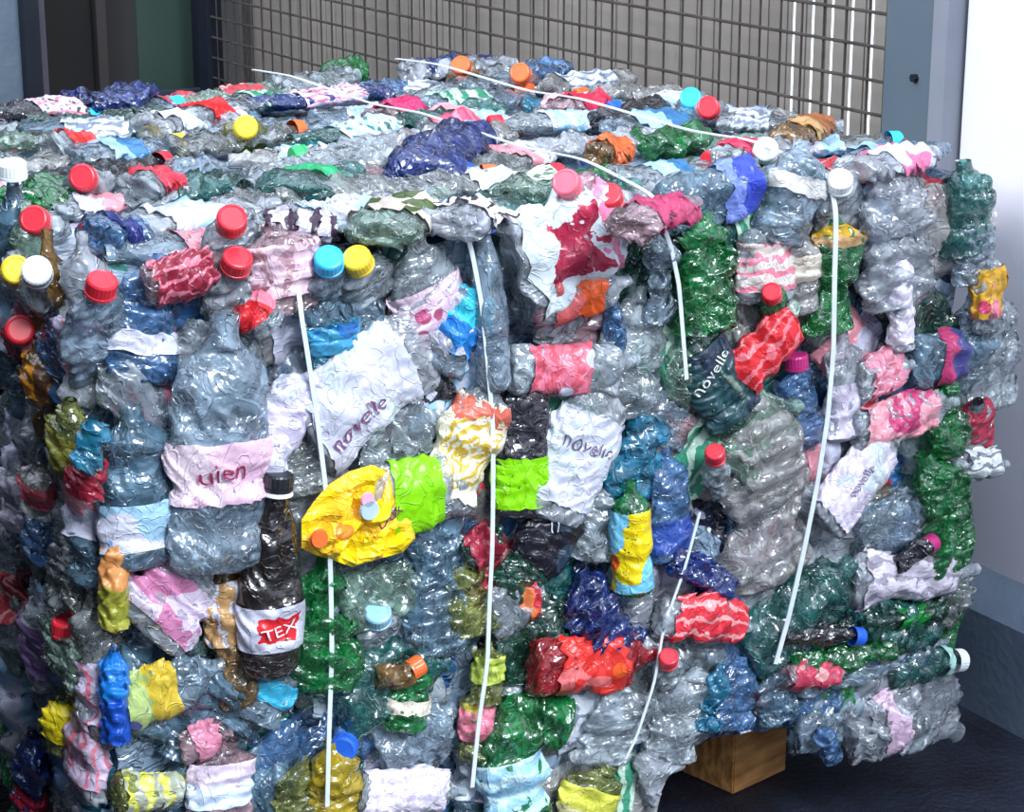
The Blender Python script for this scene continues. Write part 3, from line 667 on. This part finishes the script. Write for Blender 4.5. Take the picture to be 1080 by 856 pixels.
# ---------------- fillers: more crushed bottles packed behind and between
mix = ['clear']*22+['haze']*9+['pale']*14+['grey']*7+['steel']*9+['blue']*5+['teal']*4+['mint']*6+['beige']*5+['forest']*3+['green']*4+['pink']*3+['cyan']*2+['deep']*1+['amber']*1+['black']*2
labs = [None]*7+[(W_, None, 'plain'), (W_, LBL, 'patch'), (LAV, PINK, 'lines'), (LBL, W_, 'stripe'), (srgb(206, 214, 222), srgb(120, 130, 150), 'lines'), (srgb(120, 150, 190), W_, 'patch'),
        (srgb(226, 150, 160), W_, 'half'), (srgb(180, 60, 70), srgb(220, 150, 150), 'lines'), (srgb(60, 120, 170), LBL, 'half'), (srgb(60, 140, 110), srgb(180, 210, 190), 'stripe')]
capmix = [None]*4+['white', 'red', 'blue', 'red', 'palecap', 'white', 'green', 'cyan', 'yellow', 'orange']
def filler(face, P, ang, L, W, T, d, tint=None, **kw):
    n = NORMAL[face]
    ex, ey = {'F': (Vector((1, 0, 0)), Vector((0, 0, 1))), 'T': (Vector((1, 0, 0)), Vector((0, 1, 0))), 'L': (Vector((0, 1, 0)), Vector((0, 0, 1)))}[face]
    ax = ex*math.cos(ang)+ey*math.sin(ang)
    lb = random.choice(labs)
    if lb: a = random.uniform(.12, .3); lb = (a, a+random.uniform(.22, .45))+lb
    cp = random.choice(capmix)
    if random.random() > (.55 if face == 'T' else .2): cp = None
    return bottle(P-ax*L/2+n*d, P+ax*L/2+n*d, n, W, T, tint or random.choice(mix), cp, lb, face=face, dense=False, **kw)
# front: jittered grid, a layer behind the recognisable ones
for i in range(9):
    for j in range(6):
        P = Vector((.06+i*.122+random.uniform(-.03, .03)+(j % 2)*.04, 0, .15+j*.125+random.uniform(-.025, .025)))
        if i == 0 and j == 5: continue
        if .58 < P.x < .93: P.z = max(P.z, .225)
        an = random.uniform(0, 6.28)
        if j == 5: P.z = min(P.z, .758); an = random.gauss(0, .2)+random.choice((0, PI))
        filler('F', P, an, random.uniform(.15, .21), random.uniform(.085, .12), .030, random.uniform(-.010, .002))
# top: flattened, lying mostly along the face, edges showing
k = 0
for i in range(9):
    for j in range(8):
        P = Vector((.04+i*.125+random.uniform(-.04, .04), .03+j*.130+random.uniform(-.035, .035), TOP))
        u, v = pix(P)
        if u < -60 or (u < 135 and v > 225): continue
        filler('T', P, random.gauss(0, .40)+random.choice((0, PI)), random.uniform(.14, .22), random.uniform(.06, .09), random.uniform(.018, .030), random.uniform(-.006, .012)); k += 1
# left: only the strip near the corner is in the picture
for i in range(6):
    for j in range(5):
        P = Vector((0, .02+i*.062+random.uniform(-.03, .03), .13+j*.155+random.uniform(-.03, .03)))
        u, v = pix(P)
        if u < -60: continue
        filler('L', P, PI/2+random.gauss(0, .10), random.uniform(.17, .24), random.uniform(.034, .055), .04, random.uniform(-.012, .006))
# a few on the right end so that the outline stays ragged
for j in range(5):
    P = Vector((WID+.005, .05+.02*j, .15+j*.125))
    bottle(P-Vector((.0, 0, .08)), P+Vector((.0, .02, .08)), Vector((1, 0, 0)), .08, .04, random.choice(['clear', 'haze', 'teal', 'mint', 'pale']), None, None, face='R', dense=False)

# ---------------- labels that single each bottle out
heroes = [r for r in RECS if r['short']]
used = set()
where = {'F': "on the bale's front", 'T': "on top of the bale", 'L': "on the bale's shaded left side", 'R': "at the bale's right end"}
CAPN = {'palecap': 'pale blue'}
nm = lambda c: CAPN.get(c, c)
for r in heroes:
    r['lab_text'] = 'crushed '+r['short']+' '+where[r['face']]
    assert r['lab_text'] not in used, r['short']
    used.add(r['lab_text'])
def colour_word(c):
    R, G, B_ = c; mx, mn = max(c), min(c)
    if mx-mn < .18 and mn > .45: return 'white'
    if B_ >= G >= R: return 'blue' if B_ > .5 or mx < .5 else 'blue'
    if R > G and R > B_: return 'pink' if G > .25 else 'red'
    if G >= R and G >= B_: return 'green'
    return 'lilac'
for r in RECS:
    if r['short']: continue
    d = 'crushed '+TINTS[r['tint']][1]+' bottle'
    if r['cap']: d = d+' with '+nm(r['cap'])+' cap'
    elif r['lab']: d = d+' with '+colour_word(r['lab'][2])+' label'
    same = [h for h in heroes if h['face'] == r['face']] or heroes
    same.sort(key=lambda h: (h['px'][0]-r['px'][0])**2+(h['px'][1]-r['px'][1])**2)
    done = False
    for h in same:
        dx, dy = r['px'][0]-h['px'][0], r['px'][1]-h['px'][1]
        w = ('right of' if dx > 0 else 'left of') if abs(dx) > abs(dy) else (('below' if r['face'] != 'T' else 'in front of') if dy > 0 else ('above' if r['face'] != 'T' else 'behind'))
        t = d+' just '+w+' '+h['short']
        if len(t.split()) > 16: t = d.replace('crushed ', '')+' '+w+' '+h['short']
        if t not in used and len(t.split()) <= 16: used.add(t); r['lab_text'] = t; done = True; break
    assert done
for r in RECS:
    prop(r['o'], r['lab_text'], r['cat'], 'crushed plastic bottles packed in the bale' if r['name'] == 'plastic_bottle' else None)
print('bottles', len(RECS))

# ---------------- the packed plastic inside the bale
def core():
    bm = bmesh.new(); r = bmesh.ops.create_cube(bm, size=1)
    x0, x1, y0, y1, z0, z1 = .012, WID-.012, .008, DEP-.01, BOT+.012, TOP-.012
    for v in bm.verts: v.co = Vector(((x0+x1)/2+v.co.x*(x1-x0), (y0+y1)/2+v.co.y*(y1-y0), (z0+z1)/2+v.co.z*(z1-z0)))
    bmesh.ops.subdivide_edges(bm, edges=bm.edges[:], cuts=70, use_grid_fill=True)
    from mathutils import noise
    for v in bm.verts:
        n = noise.noise_vector(v.co*14)*.010+noise.noise_vector(v.co*40+Vector((3, 1, 2)))*.006
        if v.co.y < y0+.001 or v.co.z > z1-.001 or v.co.x < x0+.001 or True: v.co += n
        if v.co.y < .20 and v.co.x > .4: v.co.z = max(v.co.z, BOT+.012+(.20-v.co.y)*.25+n.z)
    m, nt = newmat('packed_plastic')
    vec = coords(nt, False); nrm, mask = crinkle(nt, vec, 26, 70, 1.0, .012)
    mp = nt.nodes.new('ShaderNodeMapping'); mp.inputs['Scale'].default_value = (1, 1, 1.0); lk(nt, vec, mp.inputs[0])
    no = nt.nodes.new('ShaderNodeTexNoise'); no.inputs['Scale'].default_value = 12; no.inputs['Detail'].default_value = 3; lk(nt, vec, no.inputs['Vector'])
    wv = nt.nodes.new('ShaderNodeVectorMath'); wv.operation = 'MULTIPLY_ADD'; wv.inputs[1].default_value = (.12, .12, .12)
    lk(nt, no.outputs['Color'], wv.inputs[0]); lk(nt, mp.outputs[0], wv.inputs[2])
    vo = nt.nodes.new('ShaderNodeTexVoronoi'); vo.inputs['Scale'].default_value = 24; lk(nt, wv.outputs[0], vo.inputs['Vector'])
    sp = nt.nodes.new('ShaderNodeSeparateColor'); lk(nt, vo.outputs['Color'], sp.inputs[0])
    cr = nt.nodes.new('ShaderNodeValToRGB'); cr.color_ramp.interpolation = 'CONSTANT'
    cols = [(0, srgb(120, 140, 160)), (.16, srgb(70, 95, 120)), (.30, srgb(150, 170, 190)), (.42, srgb(40, 60, 85)), (.54, srgb(190, 200, 215)), (.64, srgb(50, 110, 100)),
            (.72, srgb(60, 110, 170)), (.80, srgb(170, 165, 190)), (.87, srgb(30, 110, 70)), (.92, srgb(190, 60, 70)), (.95, srgb(30, 34, 50))]
    el = cr.color_ramp.elements
    while len(el) < len(cols): el.new(.5)
    for e, (p, c) in zip(el, cols): e.position = p; e.color = rgba(c)
    lk(nt, sp.outputs[0], cr.inputs[0])
    p = nt.nodes.new('ShaderNodeBsdfPrincipled'); p.inputs['Roughness'].default_value = .22; p.inputs['Specular IOR Level'].default_value = .7
    lk(nt, cr.outputs[0], p.inputs['Base Color']); lk(nt, nrm, p.inputs['Normal'])
    o = nt.nodes.new('ShaderNodeOutputMaterial'); lk(nt, p.outputs[0], o.inputs['Surface'])
    ob = bm_obj('pressed_plastic_scraps', bm, m)
    prop(ob, 'pressed mass of mixed plastic scraps filling the bale between the bottles', 'plastic waste', kind='stuff')
core()

# ---------------- straps
def strap(path, mat, label, w=.0050, th=.0012):
    """flat polyester cord following a list of world points; each carries the face normal"""
    bm = bmesh.new(); prev = None; pts = [Vector(p) for p, n in path]
    # resample smoothly
    P, N = [], []
    for i in range(len(path)-1):
        for s in range(6):
            f = s/6; P.append(pts[i].lerp(pts[i+1], f)); N.append(path[i][1].lerp(path[i+1][1], f).normalized())
    P.append(pts[-1]); N.append(path[-1][1])
    for _ in range(2): P = [P[0]]+[(P[i-1]+P[i]*2+P[i+1])/4 for i in range(1, len(P)-1)]+[P[-1]]
    for i, p in enumerate(P):
        t = (P[min(i+1, len(P)-1)]-P[max(i-1, 0)]).normalized(); s = t.cross(N[i]).normalized(); n = s.cross(t)
        q = [bm.verts.new(p+s*a*w/2+n*b*th/2) for a, b in ((-1, -1), (1, -1), (1, 1), (-1, 1))]
        if prev:
            for k in range(4): bm.faces.new((prev[k], prev[(k+1) % 4], q[(k+1) % 4], q[k]))
        else: bm.faces.new(q)
        prev = q
    bm.faces.new(prev[::-1]); bmesh.ops.recalc_face_normals(bm, faces=bm.faces[:])
    prop(bm_obj('baling_strap', bm, mat), label, 'strap', 'white cords tied round the bale')
smat = solid('strap_cord', srgb(205, 215, 220), .45)
fn, tn = NORMAL['F'], NORMAL['T']
def strap_path(px, topx=None, tz=.022, bottom=True, dd=.046):
    out = [(on_face('F', u, v, dd), fn) for u, v in px][::-1]
    if bottom:
        a = out[0][0]; out = [(Vector((a.x, -.030, BOT-.004)), fn)] + out if a.z > BOT+.06 else out
    x = topx if topx is not None else out[-1][0].x
    if tz is not None:
        out.append((Vector((out[-1][0].x, -.030, TOP+.016)), (fn+tn).normalized()))
        for k in range(1, 9): out.append((Vector((out[-1][0].x+(x-out[-1][0].x)*.4, -.02+k*.128, TOP+tz+.004*math.sin(k*2.1))), tn))
    return out
strap(strap_path([(318, 335), (323, 365), (333, 430), (343, 510), (347, 560), (349, 620), (350, 690), (347, 770), (345, 850)], tz=-.008, bottom=False), smat, 'leftmost vertical white strap, crossing the yellow packet')
strap(strap_path([(486, 228), (497, 262), (508, 320), (514, 380), (520, 450), (520, 520), (519, 580), (516, 640), (514, 700), (505, 760), (498, 830)], tz=-.004, bottom=False), smat, 'white strap running down beside the slim bottle with blue cap')
strap(strap_path([(698, 232), (708, 262), (716, 300), (720, 350), (724, 400)], tz=.030, bottom=False), smat, 'white strap with slack end beside the vivid green bottle')
strap(strap_path([(882, 225), (880, 300), (879, 370), (873, 440), (862, 510), (848, 580), (832, 650), (818, 700)], tz=.030, bottom=False), smat, 'long white strap curving down at the right of the bale', w=.0065)
strap([(on_face('F', u, v, .044), fn) for u, v in ((738, 540), (722, 600), (700, 660), (690, 720), (672, 775), (660, 800))], smat, 'short pale green strap slanting below the rainbow-labelled bottle', w=.0035)

# ---------------- wooden block under the bale
def wood():
    m, nt = newmat('raw_pine')
    vec = coords(nt, False); mp = nt.nodes.new('ShaderNodeMapping'); mp.inputs['Scale'].default_value = (8, 60, 40); lk(nt, vec, mp.inputs[0])
    no = nt.nodes.new('ShaderNodeTexNoise'); no.inputs['Scale'].default_value = 1.5; no.inputs['Detail'].default_value = 6; lk(nt, mp.outputs[0], no.inputs['Vector'])
    cr = nt.nodes.new('ShaderNodeValToRGB'); cr.color_ramp.elements[0].position = .35; cr.color_ramp.elements[0].color = rgba(srgb(168, 104, 50)); cr.color_ramp.elements[1].position = .65; cr.color_ramp.elements[1].color = rgba(srgb(232, 172, 104))
    lk(nt, no.outputs['Fac'], cr.inputs[0])
    p = nt.nodes.new('ShaderNodeBsdfPrincipled'); p.inputs['Roughness'].default_value = .7; lk(nt, cr.outputs[0], p.inputs['Base Color'])
    o = nt.nodes.new('ShaderNodeOutputMaterial'); lk(nt, p.outputs[0], o.inputs['Surface'])
    return m
WOOD = wood()
a, b, c_ = hit(773, 838, 2, 0), hit(829, 812, 2, 0), hit(733, 812, 2, 0)
ax = (b-a).normalized(); ay = Vector((-ax.y, ax.x, 0))
bm = bmesh.new(); bm_box(bm, 0, (b-a).length, 0, .10, 0, .098, bev=.002)
# a sawn notch and end-grain check on the block
blk = bm_obj('wooden_block', bm, WOOD); blk.matrix_world = Matrix(((ax.x, ay.x, 0, a.x), (ax.y, ay.y, 0, a.y), (0, 0, 1, 0), (0, 0, 0, 1)))
prop(blk, 'small orange-brown sawn wooden block under the bale on the dark floor', 'wooden block')

# ---------------- the setting
def surf(name, c1, c2, scale=4, rough=.8, bump=.2, detail=6, spec=.5):
    m, nt = newmat(name); vec = coords(nt, False)
    no = nt.nodes.new('ShaderNodeTexNoise'); no.inputs['Scale'].default_value = scale; no.inputs['Detail'].default_value = detail; lk(nt, vec, no.inputs['Vector'])
    cr = nt.nodes.new('ShaderNodeValToRGB'); cr.color_ramp.elements[0].position = .35; cr.color_ramp.elements[1].position = .68
    cr.color_ramp.elements[0].color = rgba(c1); cr.color_ramp.elements[1].color = rgba(c2); lk(nt, no.outputs['Fac'], cr.inputs[0])
    p = nt.nodes.new('ShaderNodeBsdfPrincipled'); p.inputs['Roughness'].default_value = rough; p.inputs['Specular IOR Level'].default_value = spec
    lk(nt, cr.outputs[0], p.inputs['Base Color'])
    b = nt.nodes.new('ShaderNodeBump'); b.inputs['Strength'].default_value = bump; b.inputs['Distance'].default_value = .01
    n2 = nt.nodes.new('ShaderNodeTexNoise'); n2.inputs['Scale'].default_value = scale*12; lk(nt, vec, n2.inputs['Vector'])
    lk(nt, n2.outputs['Fac'], b.inputs['Height']); lk(nt, b.outputs[0], p.inputs['Normal'])
    o = nt.nodes.new('ShaderNodeOutputMaterial'); lk(nt, p.outputs[0], o.inputs['Surface'])
    return m
def struct(name, b, mat, parent=None, bev=0):
    o = boxobj(name, b, mat, parent, bev); 
    if parent is None: o['kind'] = 'structure'
    return o
WX = 1.319
shade_mat = surf('dark_shade_wall', srgb(40, 46, 54), srgb(54, 60, 68), 4, .85, .2)
struct('unseen_shade_wall', (-.55, -.42, -.80, 2.9, 0, 1.35), shade_mat)  # added out of view to keep light off the bale's left face
floorm = surf('dark_asphalt', srgb(14, 14, 28), srgb(34, 42, 58), 9, .55, .5)
struct('floor', (-4, 1.62, -4.5, 5.2, -.06, 0), floorm)
struct('added_outside_ground', (1.62, 9, -4.5, 9, -.06, 0), surf('pale_concrete', srgb(225, 225, 228), srgb(240, 240, 240), 2, .8, .1))  # pale ground added so the gaps between the slats look bright
white = surf('white_paint', srgb(222, 220, 228), srgb(232, 230, 236), 3, .6, .05)
grey = surf('grey_painted_plinth', srgb(100, 116, 134), srgb(122, 136, 152), 6, .7, .15)
struct('wall_right', (WX+.035, WX+.25, -2.2, .30, 0, 2.6), white)
bm = bmesh.new()
prof = [(WX, 0), (WX, .150), (WX+.004, .156), (WX+.052, .225), (WX+.06, .225), (WX+.06, 0)]
ra = [bm.verts.new((x, -2.2, z)) for x, z in prof]; rb = [bm.verts.new((x, .335, z)) for x, z in prof]
for k in range(6): bm.faces.new((ra[k], ra[(k+1) % 6], rb[(k+1) % 6], rb[k]))
bm.faces.new(ra[::-1]); bm.faces.new(rb); bmesh.ops.recalc_face_normals(bm, faces=bm.faces[:])
bm_obj('baseboard_right', bm, grey)['kind'] = 'structure'
steel = surf('blue_grey_steel', srgb(84, 98, 108), srgb(94, 108, 118), 3, .5, .05)
dark = surf('dark_steel', srgb(10, 18, 30), srgb(20, 27, 42), 5, .5, .05)
struct('trim_1', (WX+.005, WX+.20, .306, .335, 0, 2.6), surf('pale_grey_trim', srgb(120, 126, 136), srgb(146, 150, 160), 3, .5, .05))
# steel column: flange, web and a bolt
col = bpy.data.objects.new('steel_column', None); COL.objects.link(col); col.location = (WX, .39, 0)
prop(col, 'blue-grey steel column standing between the white wall and the wire mesh', 'column')
def rel(b): return (b[0]-WX, b[1]-WX, b[2]-.39, b[3]-.39, b[4], b[5])
boxobj('flange', rel((WX+.01, WX+.02, .338, .437, 0, 2.6)), steel, col, .001)
boxobj('web', rel((WX+.02, WX+.14, .382, .392, 0, 2.6)), steel, col)
bm = bmesh.new(); bmesh.ops.create_cone(bm, cap_ends=True, segments=6, radius1=.006, radius2=.006, depth=.008)
bmesh.ops.rotate(bm, verts=bm.verts[:], matrix=Matrix.Rotation(PI/2, 3, 'Y'))
p = hit(966, 82, 0, WX+.01); bmesh.ops.translate(bm, verts=bm.verts[:], vec=(.007, p.y-.39, p.z)); bm_obj('bolt', bm, dark, col)

# wire mesh panel
def mesh_panel():
    root = bpy.data.objects.new('wire_mesh_fence', None); COL.objects.link(root); root.location = (WX+.03, 0, 0)
    prop(root, 'rusty brown welded wire mesh fence standing behind the bale', 'fence')
    wm = surf('rusty_wire', srgb(56, 52, 50), srgb(82, 74, 68), 20, .7, .2)
    bm = bmesh.new(); y = .445
    def bar(p, q, r):
        d = (q-p); L = d.length
        m = bmesh.ops.create_cone(bm, cap_ends=True, segments=6, radius1=r, radius2=r, depth=L)
        bmesh.ops.transform(bm, verts=m['verts'], matrix=Matrix.Translation((p+q)/2) @ d.to_track_quat('Z', 'Y').to_matrix().to_4x4())
    while y < 2.86: bar(Vector((0, y, .35)), Vector((0, y, 2.2)), .0018); y += .051
    z = .372
    while z < 2.2: bar(Vector((-.006, .44, z)), Vector((-.006, 2.87, z)), .0026); z += .0475
    bm_obj('wire_grid', bm, wm, root)
    boxobj('frame_rail', (-.015, .015, .44, 2.88, .30, .35), dark, root)
    boxobj('post', (-.02, .02, 2.86, 2.91, 0, 2.2), dark, root)
mesh_panel()
# slatted screen behind the mesh; thin gaps between slats near the column let daylight through
def screen():
    sm = surf('grey_brown_slats', srgb(140, 134, 127), srgb(156, 150, 142), 3, .75, .1)
    bm = bmesh.new(); y = .40; i = 0
    while y < 2.95:
        gap = .0075 if (y < .80) else 0
        w = .040 if gap else .049
        bm_box(bm, .0, .002, y, y+w, 0, 2.6)
        bm_box(bm, -.003, .0, y+.010, y+w-.014, 0, 2.6)
        y += w+gap; i += 1
    o = bm_obj('wall_back_screen', bm, sm); o.location = (1.47, 0, 0); o['kind'] = 'structure'
screen()
# back wall with its panels, seen at the upper left
BY = 3.0
def bx(u0, u1, z0, z1, mat, name, dy=0, th=.04, kind='structure'):
    p, q = hit(u0, 60, 1, BY+dy), hit(u1, 60, 1, BY+dy)
    return struct(name, (p.x, q.x, BY+dy, BY+dy+th, z0, z1), mat)
struct('wall_back', (-3, 1.6, BY+.12, BY+.22, 0, 2.6), surf('dark_brown_wall', srgb(28, 27, 29), srgb(36, 34, 34), 3, .8, .1))
bx(-320, 27, 0, 2.6, surf('concrete', srgb(84, 100, 116), srgb(100, 114, 126), 5, .8, .2), 'wall_back_left', -.02)
bx(28, 44, 0, 2.6, dark, 'trim_2', -.06)
bx(44, 50, 0, 2.6, surf('worn_steel_edge', srgb(70, 66, 80), srgb(84, 78, 90), 5, .5, .1), 'trim_3', -.05)
bx(50, 104, 0, 2.6, surf('black_board', srgb(20, 19, 20), srgb(27, 25, 25), 4, .8, .1), 'door_1', .06)
bx(104, 114, 0, 2.6, surf('brown_grey_edge', srgb(46, 43, 44), srgb(54, 50, 50), 4, .7, .1), 'trim_4', .02)
bx(114, 146, 0, 2.6, surf('brown_grey_board', srgb(42, 42, 43), srgb(50, 48, 48), 4, .7, .1), 'trim_5', .05)
bx(146, 210, 0, 2.6, surf('green_grey_door', srgb(42, 64, 56), srgb(52, 74, 66), 2, .6, .05), 'door_2', .04)
bx(210, 224, 0, 2.6, dark, 'trim_6', .0)
struct('baseboard_back', (hit(104, 60, 1, BY-.02).x, hit(224, 60, 1, BY-.02).x, BY-.03, BY+.0, 0, .52), surf('blue_grey_kick', srgb(46, 58, 74), srgb(56, 68, 84), 4, .7, .1))

# ---------------- light: overcast daylight from the open front and above, one soft sun, one added side lamp
w = bpy.data.worlds.new('overcast'); S.world = w; w.use_nodes = True; nt = w.node_tree; nt.nodes.clear()
tc = nt.nodes.new('ShaderNodeTexCoord'); sp = nt.nodes.new('ShaderNodeSeparateXYZ'); lk(nt, tc.outputs['Generated'], sp.inputs[0])
cr = nt.nodes.new('ShaderNodeValToRGB'); e = cr.color_ramp.elements
e[0].position = 0; e[0].color = (.05, .06, .09, 1); e[1].position = 1; e[1].color = (.95, 1.05, 1.25, 1)
for p, c in ((.45, (.10, .12, .17)), (.56, (.30, .36, .48)), (.72, (.75, .85, 1.05))):
    x = e.new(p); x.color = rgba(c)
mr = nt.nodes.new('ShaderNodeMapRange'); mr.inputs['From Min'].default_value = -1; mr.inputs['From Max'].default_value = 1
lk(nt, sp.outputs[2], mr.inputs[0]); lk(nt, mr.outputs[0], cr.inputs[0])
no = nt.nodes.new('ShaderNodeTexNoise'); no.inputs['Scale'].default_value = 2.2; no.inputs['Detail'].default_value = 3; lk(nt, tc.outputs['Generated'], no.inputs['Vector'])
m2 = nt.nodes.new('ShaderNodeMapRange'); m2.inputs['From Min'].default_value = .38; m2.inputs['From Max'].default_value = .62; m2.inputs['To Min'].default_value = .35; m2.inputs['To Max'].default_value = 1.6
lk(nt, no.outputs['Fac'], m2.inputs[0])
mu = nt.nodes.new('ShaderNodeMix'); mu.data_type = 'RGBA'; mu.blend_type = 'MULTIPLY'; mu.inputs[0].default_value = 1
lk(nt, cr.outputs[0], mu.inputs[6]); lk(nt, m2.outputs[0], mu.inputs[7])
bg = nt.nodes.new('ShaderNodeBackground'); bg.inputs['Strength'].default_value = 1.5; lk(nt, mu.outputs[2], bg.inputs[0])
o = nt.nodes.new('ShaderNodeOutputWorld'); lk(nt, bg.outputs[0], o.inputs[0])
sd = bpy.data.lights.new('sun', 'SUN'); sd.energy = 3.6; sd.angle = math.radians(24); sd.color = (.88, .95, 1.0)
fd = bpy.data.lights.new('added_side_light', 'AREA'); fd.energy = 250; fd.size = 1.3; fd.color = (.93, .95, 1.0)
fo = bpy.data.objects.new('added_side_light', fd); COL.objects.link(fo); fo.location = (-3.9, .15, 3.3)  # added lamp, lights the right wall's upper part over the bale
fo.rotation_euler = (Vector((1.3, .25, .75))-fo.location).to_track_quat('-Z', 'Y').to_euler()
so = bpy.data.objects.new('sun', sd); COL.objects.link(so)
so.rotation_euler = Vector((-.10, .74, -.64)).to_track_quat('-Z', 'Y').to_euler()

S.view_settings.view_transform = 'Standard'; S.view_settings.look = 'None'; S.view_settings.gamma = 1; S.view_settings.use_curve_mapping = False
S.view_settings.exposure = 0.27
S.cycles.transparent_max_bounces = 32; S.cycles.max_bounces = 8; S.cycles.diffuse_bounces = 3; S.cycles.glossy_bounces = 3; S.cycles.transmission_bounces = 4
S.cycles.sample_clamp_indirect = 4; S.cycles.use_denoising = True; S.cycles.caustics_reflective = False; S.cycles.caustics_refractive = False
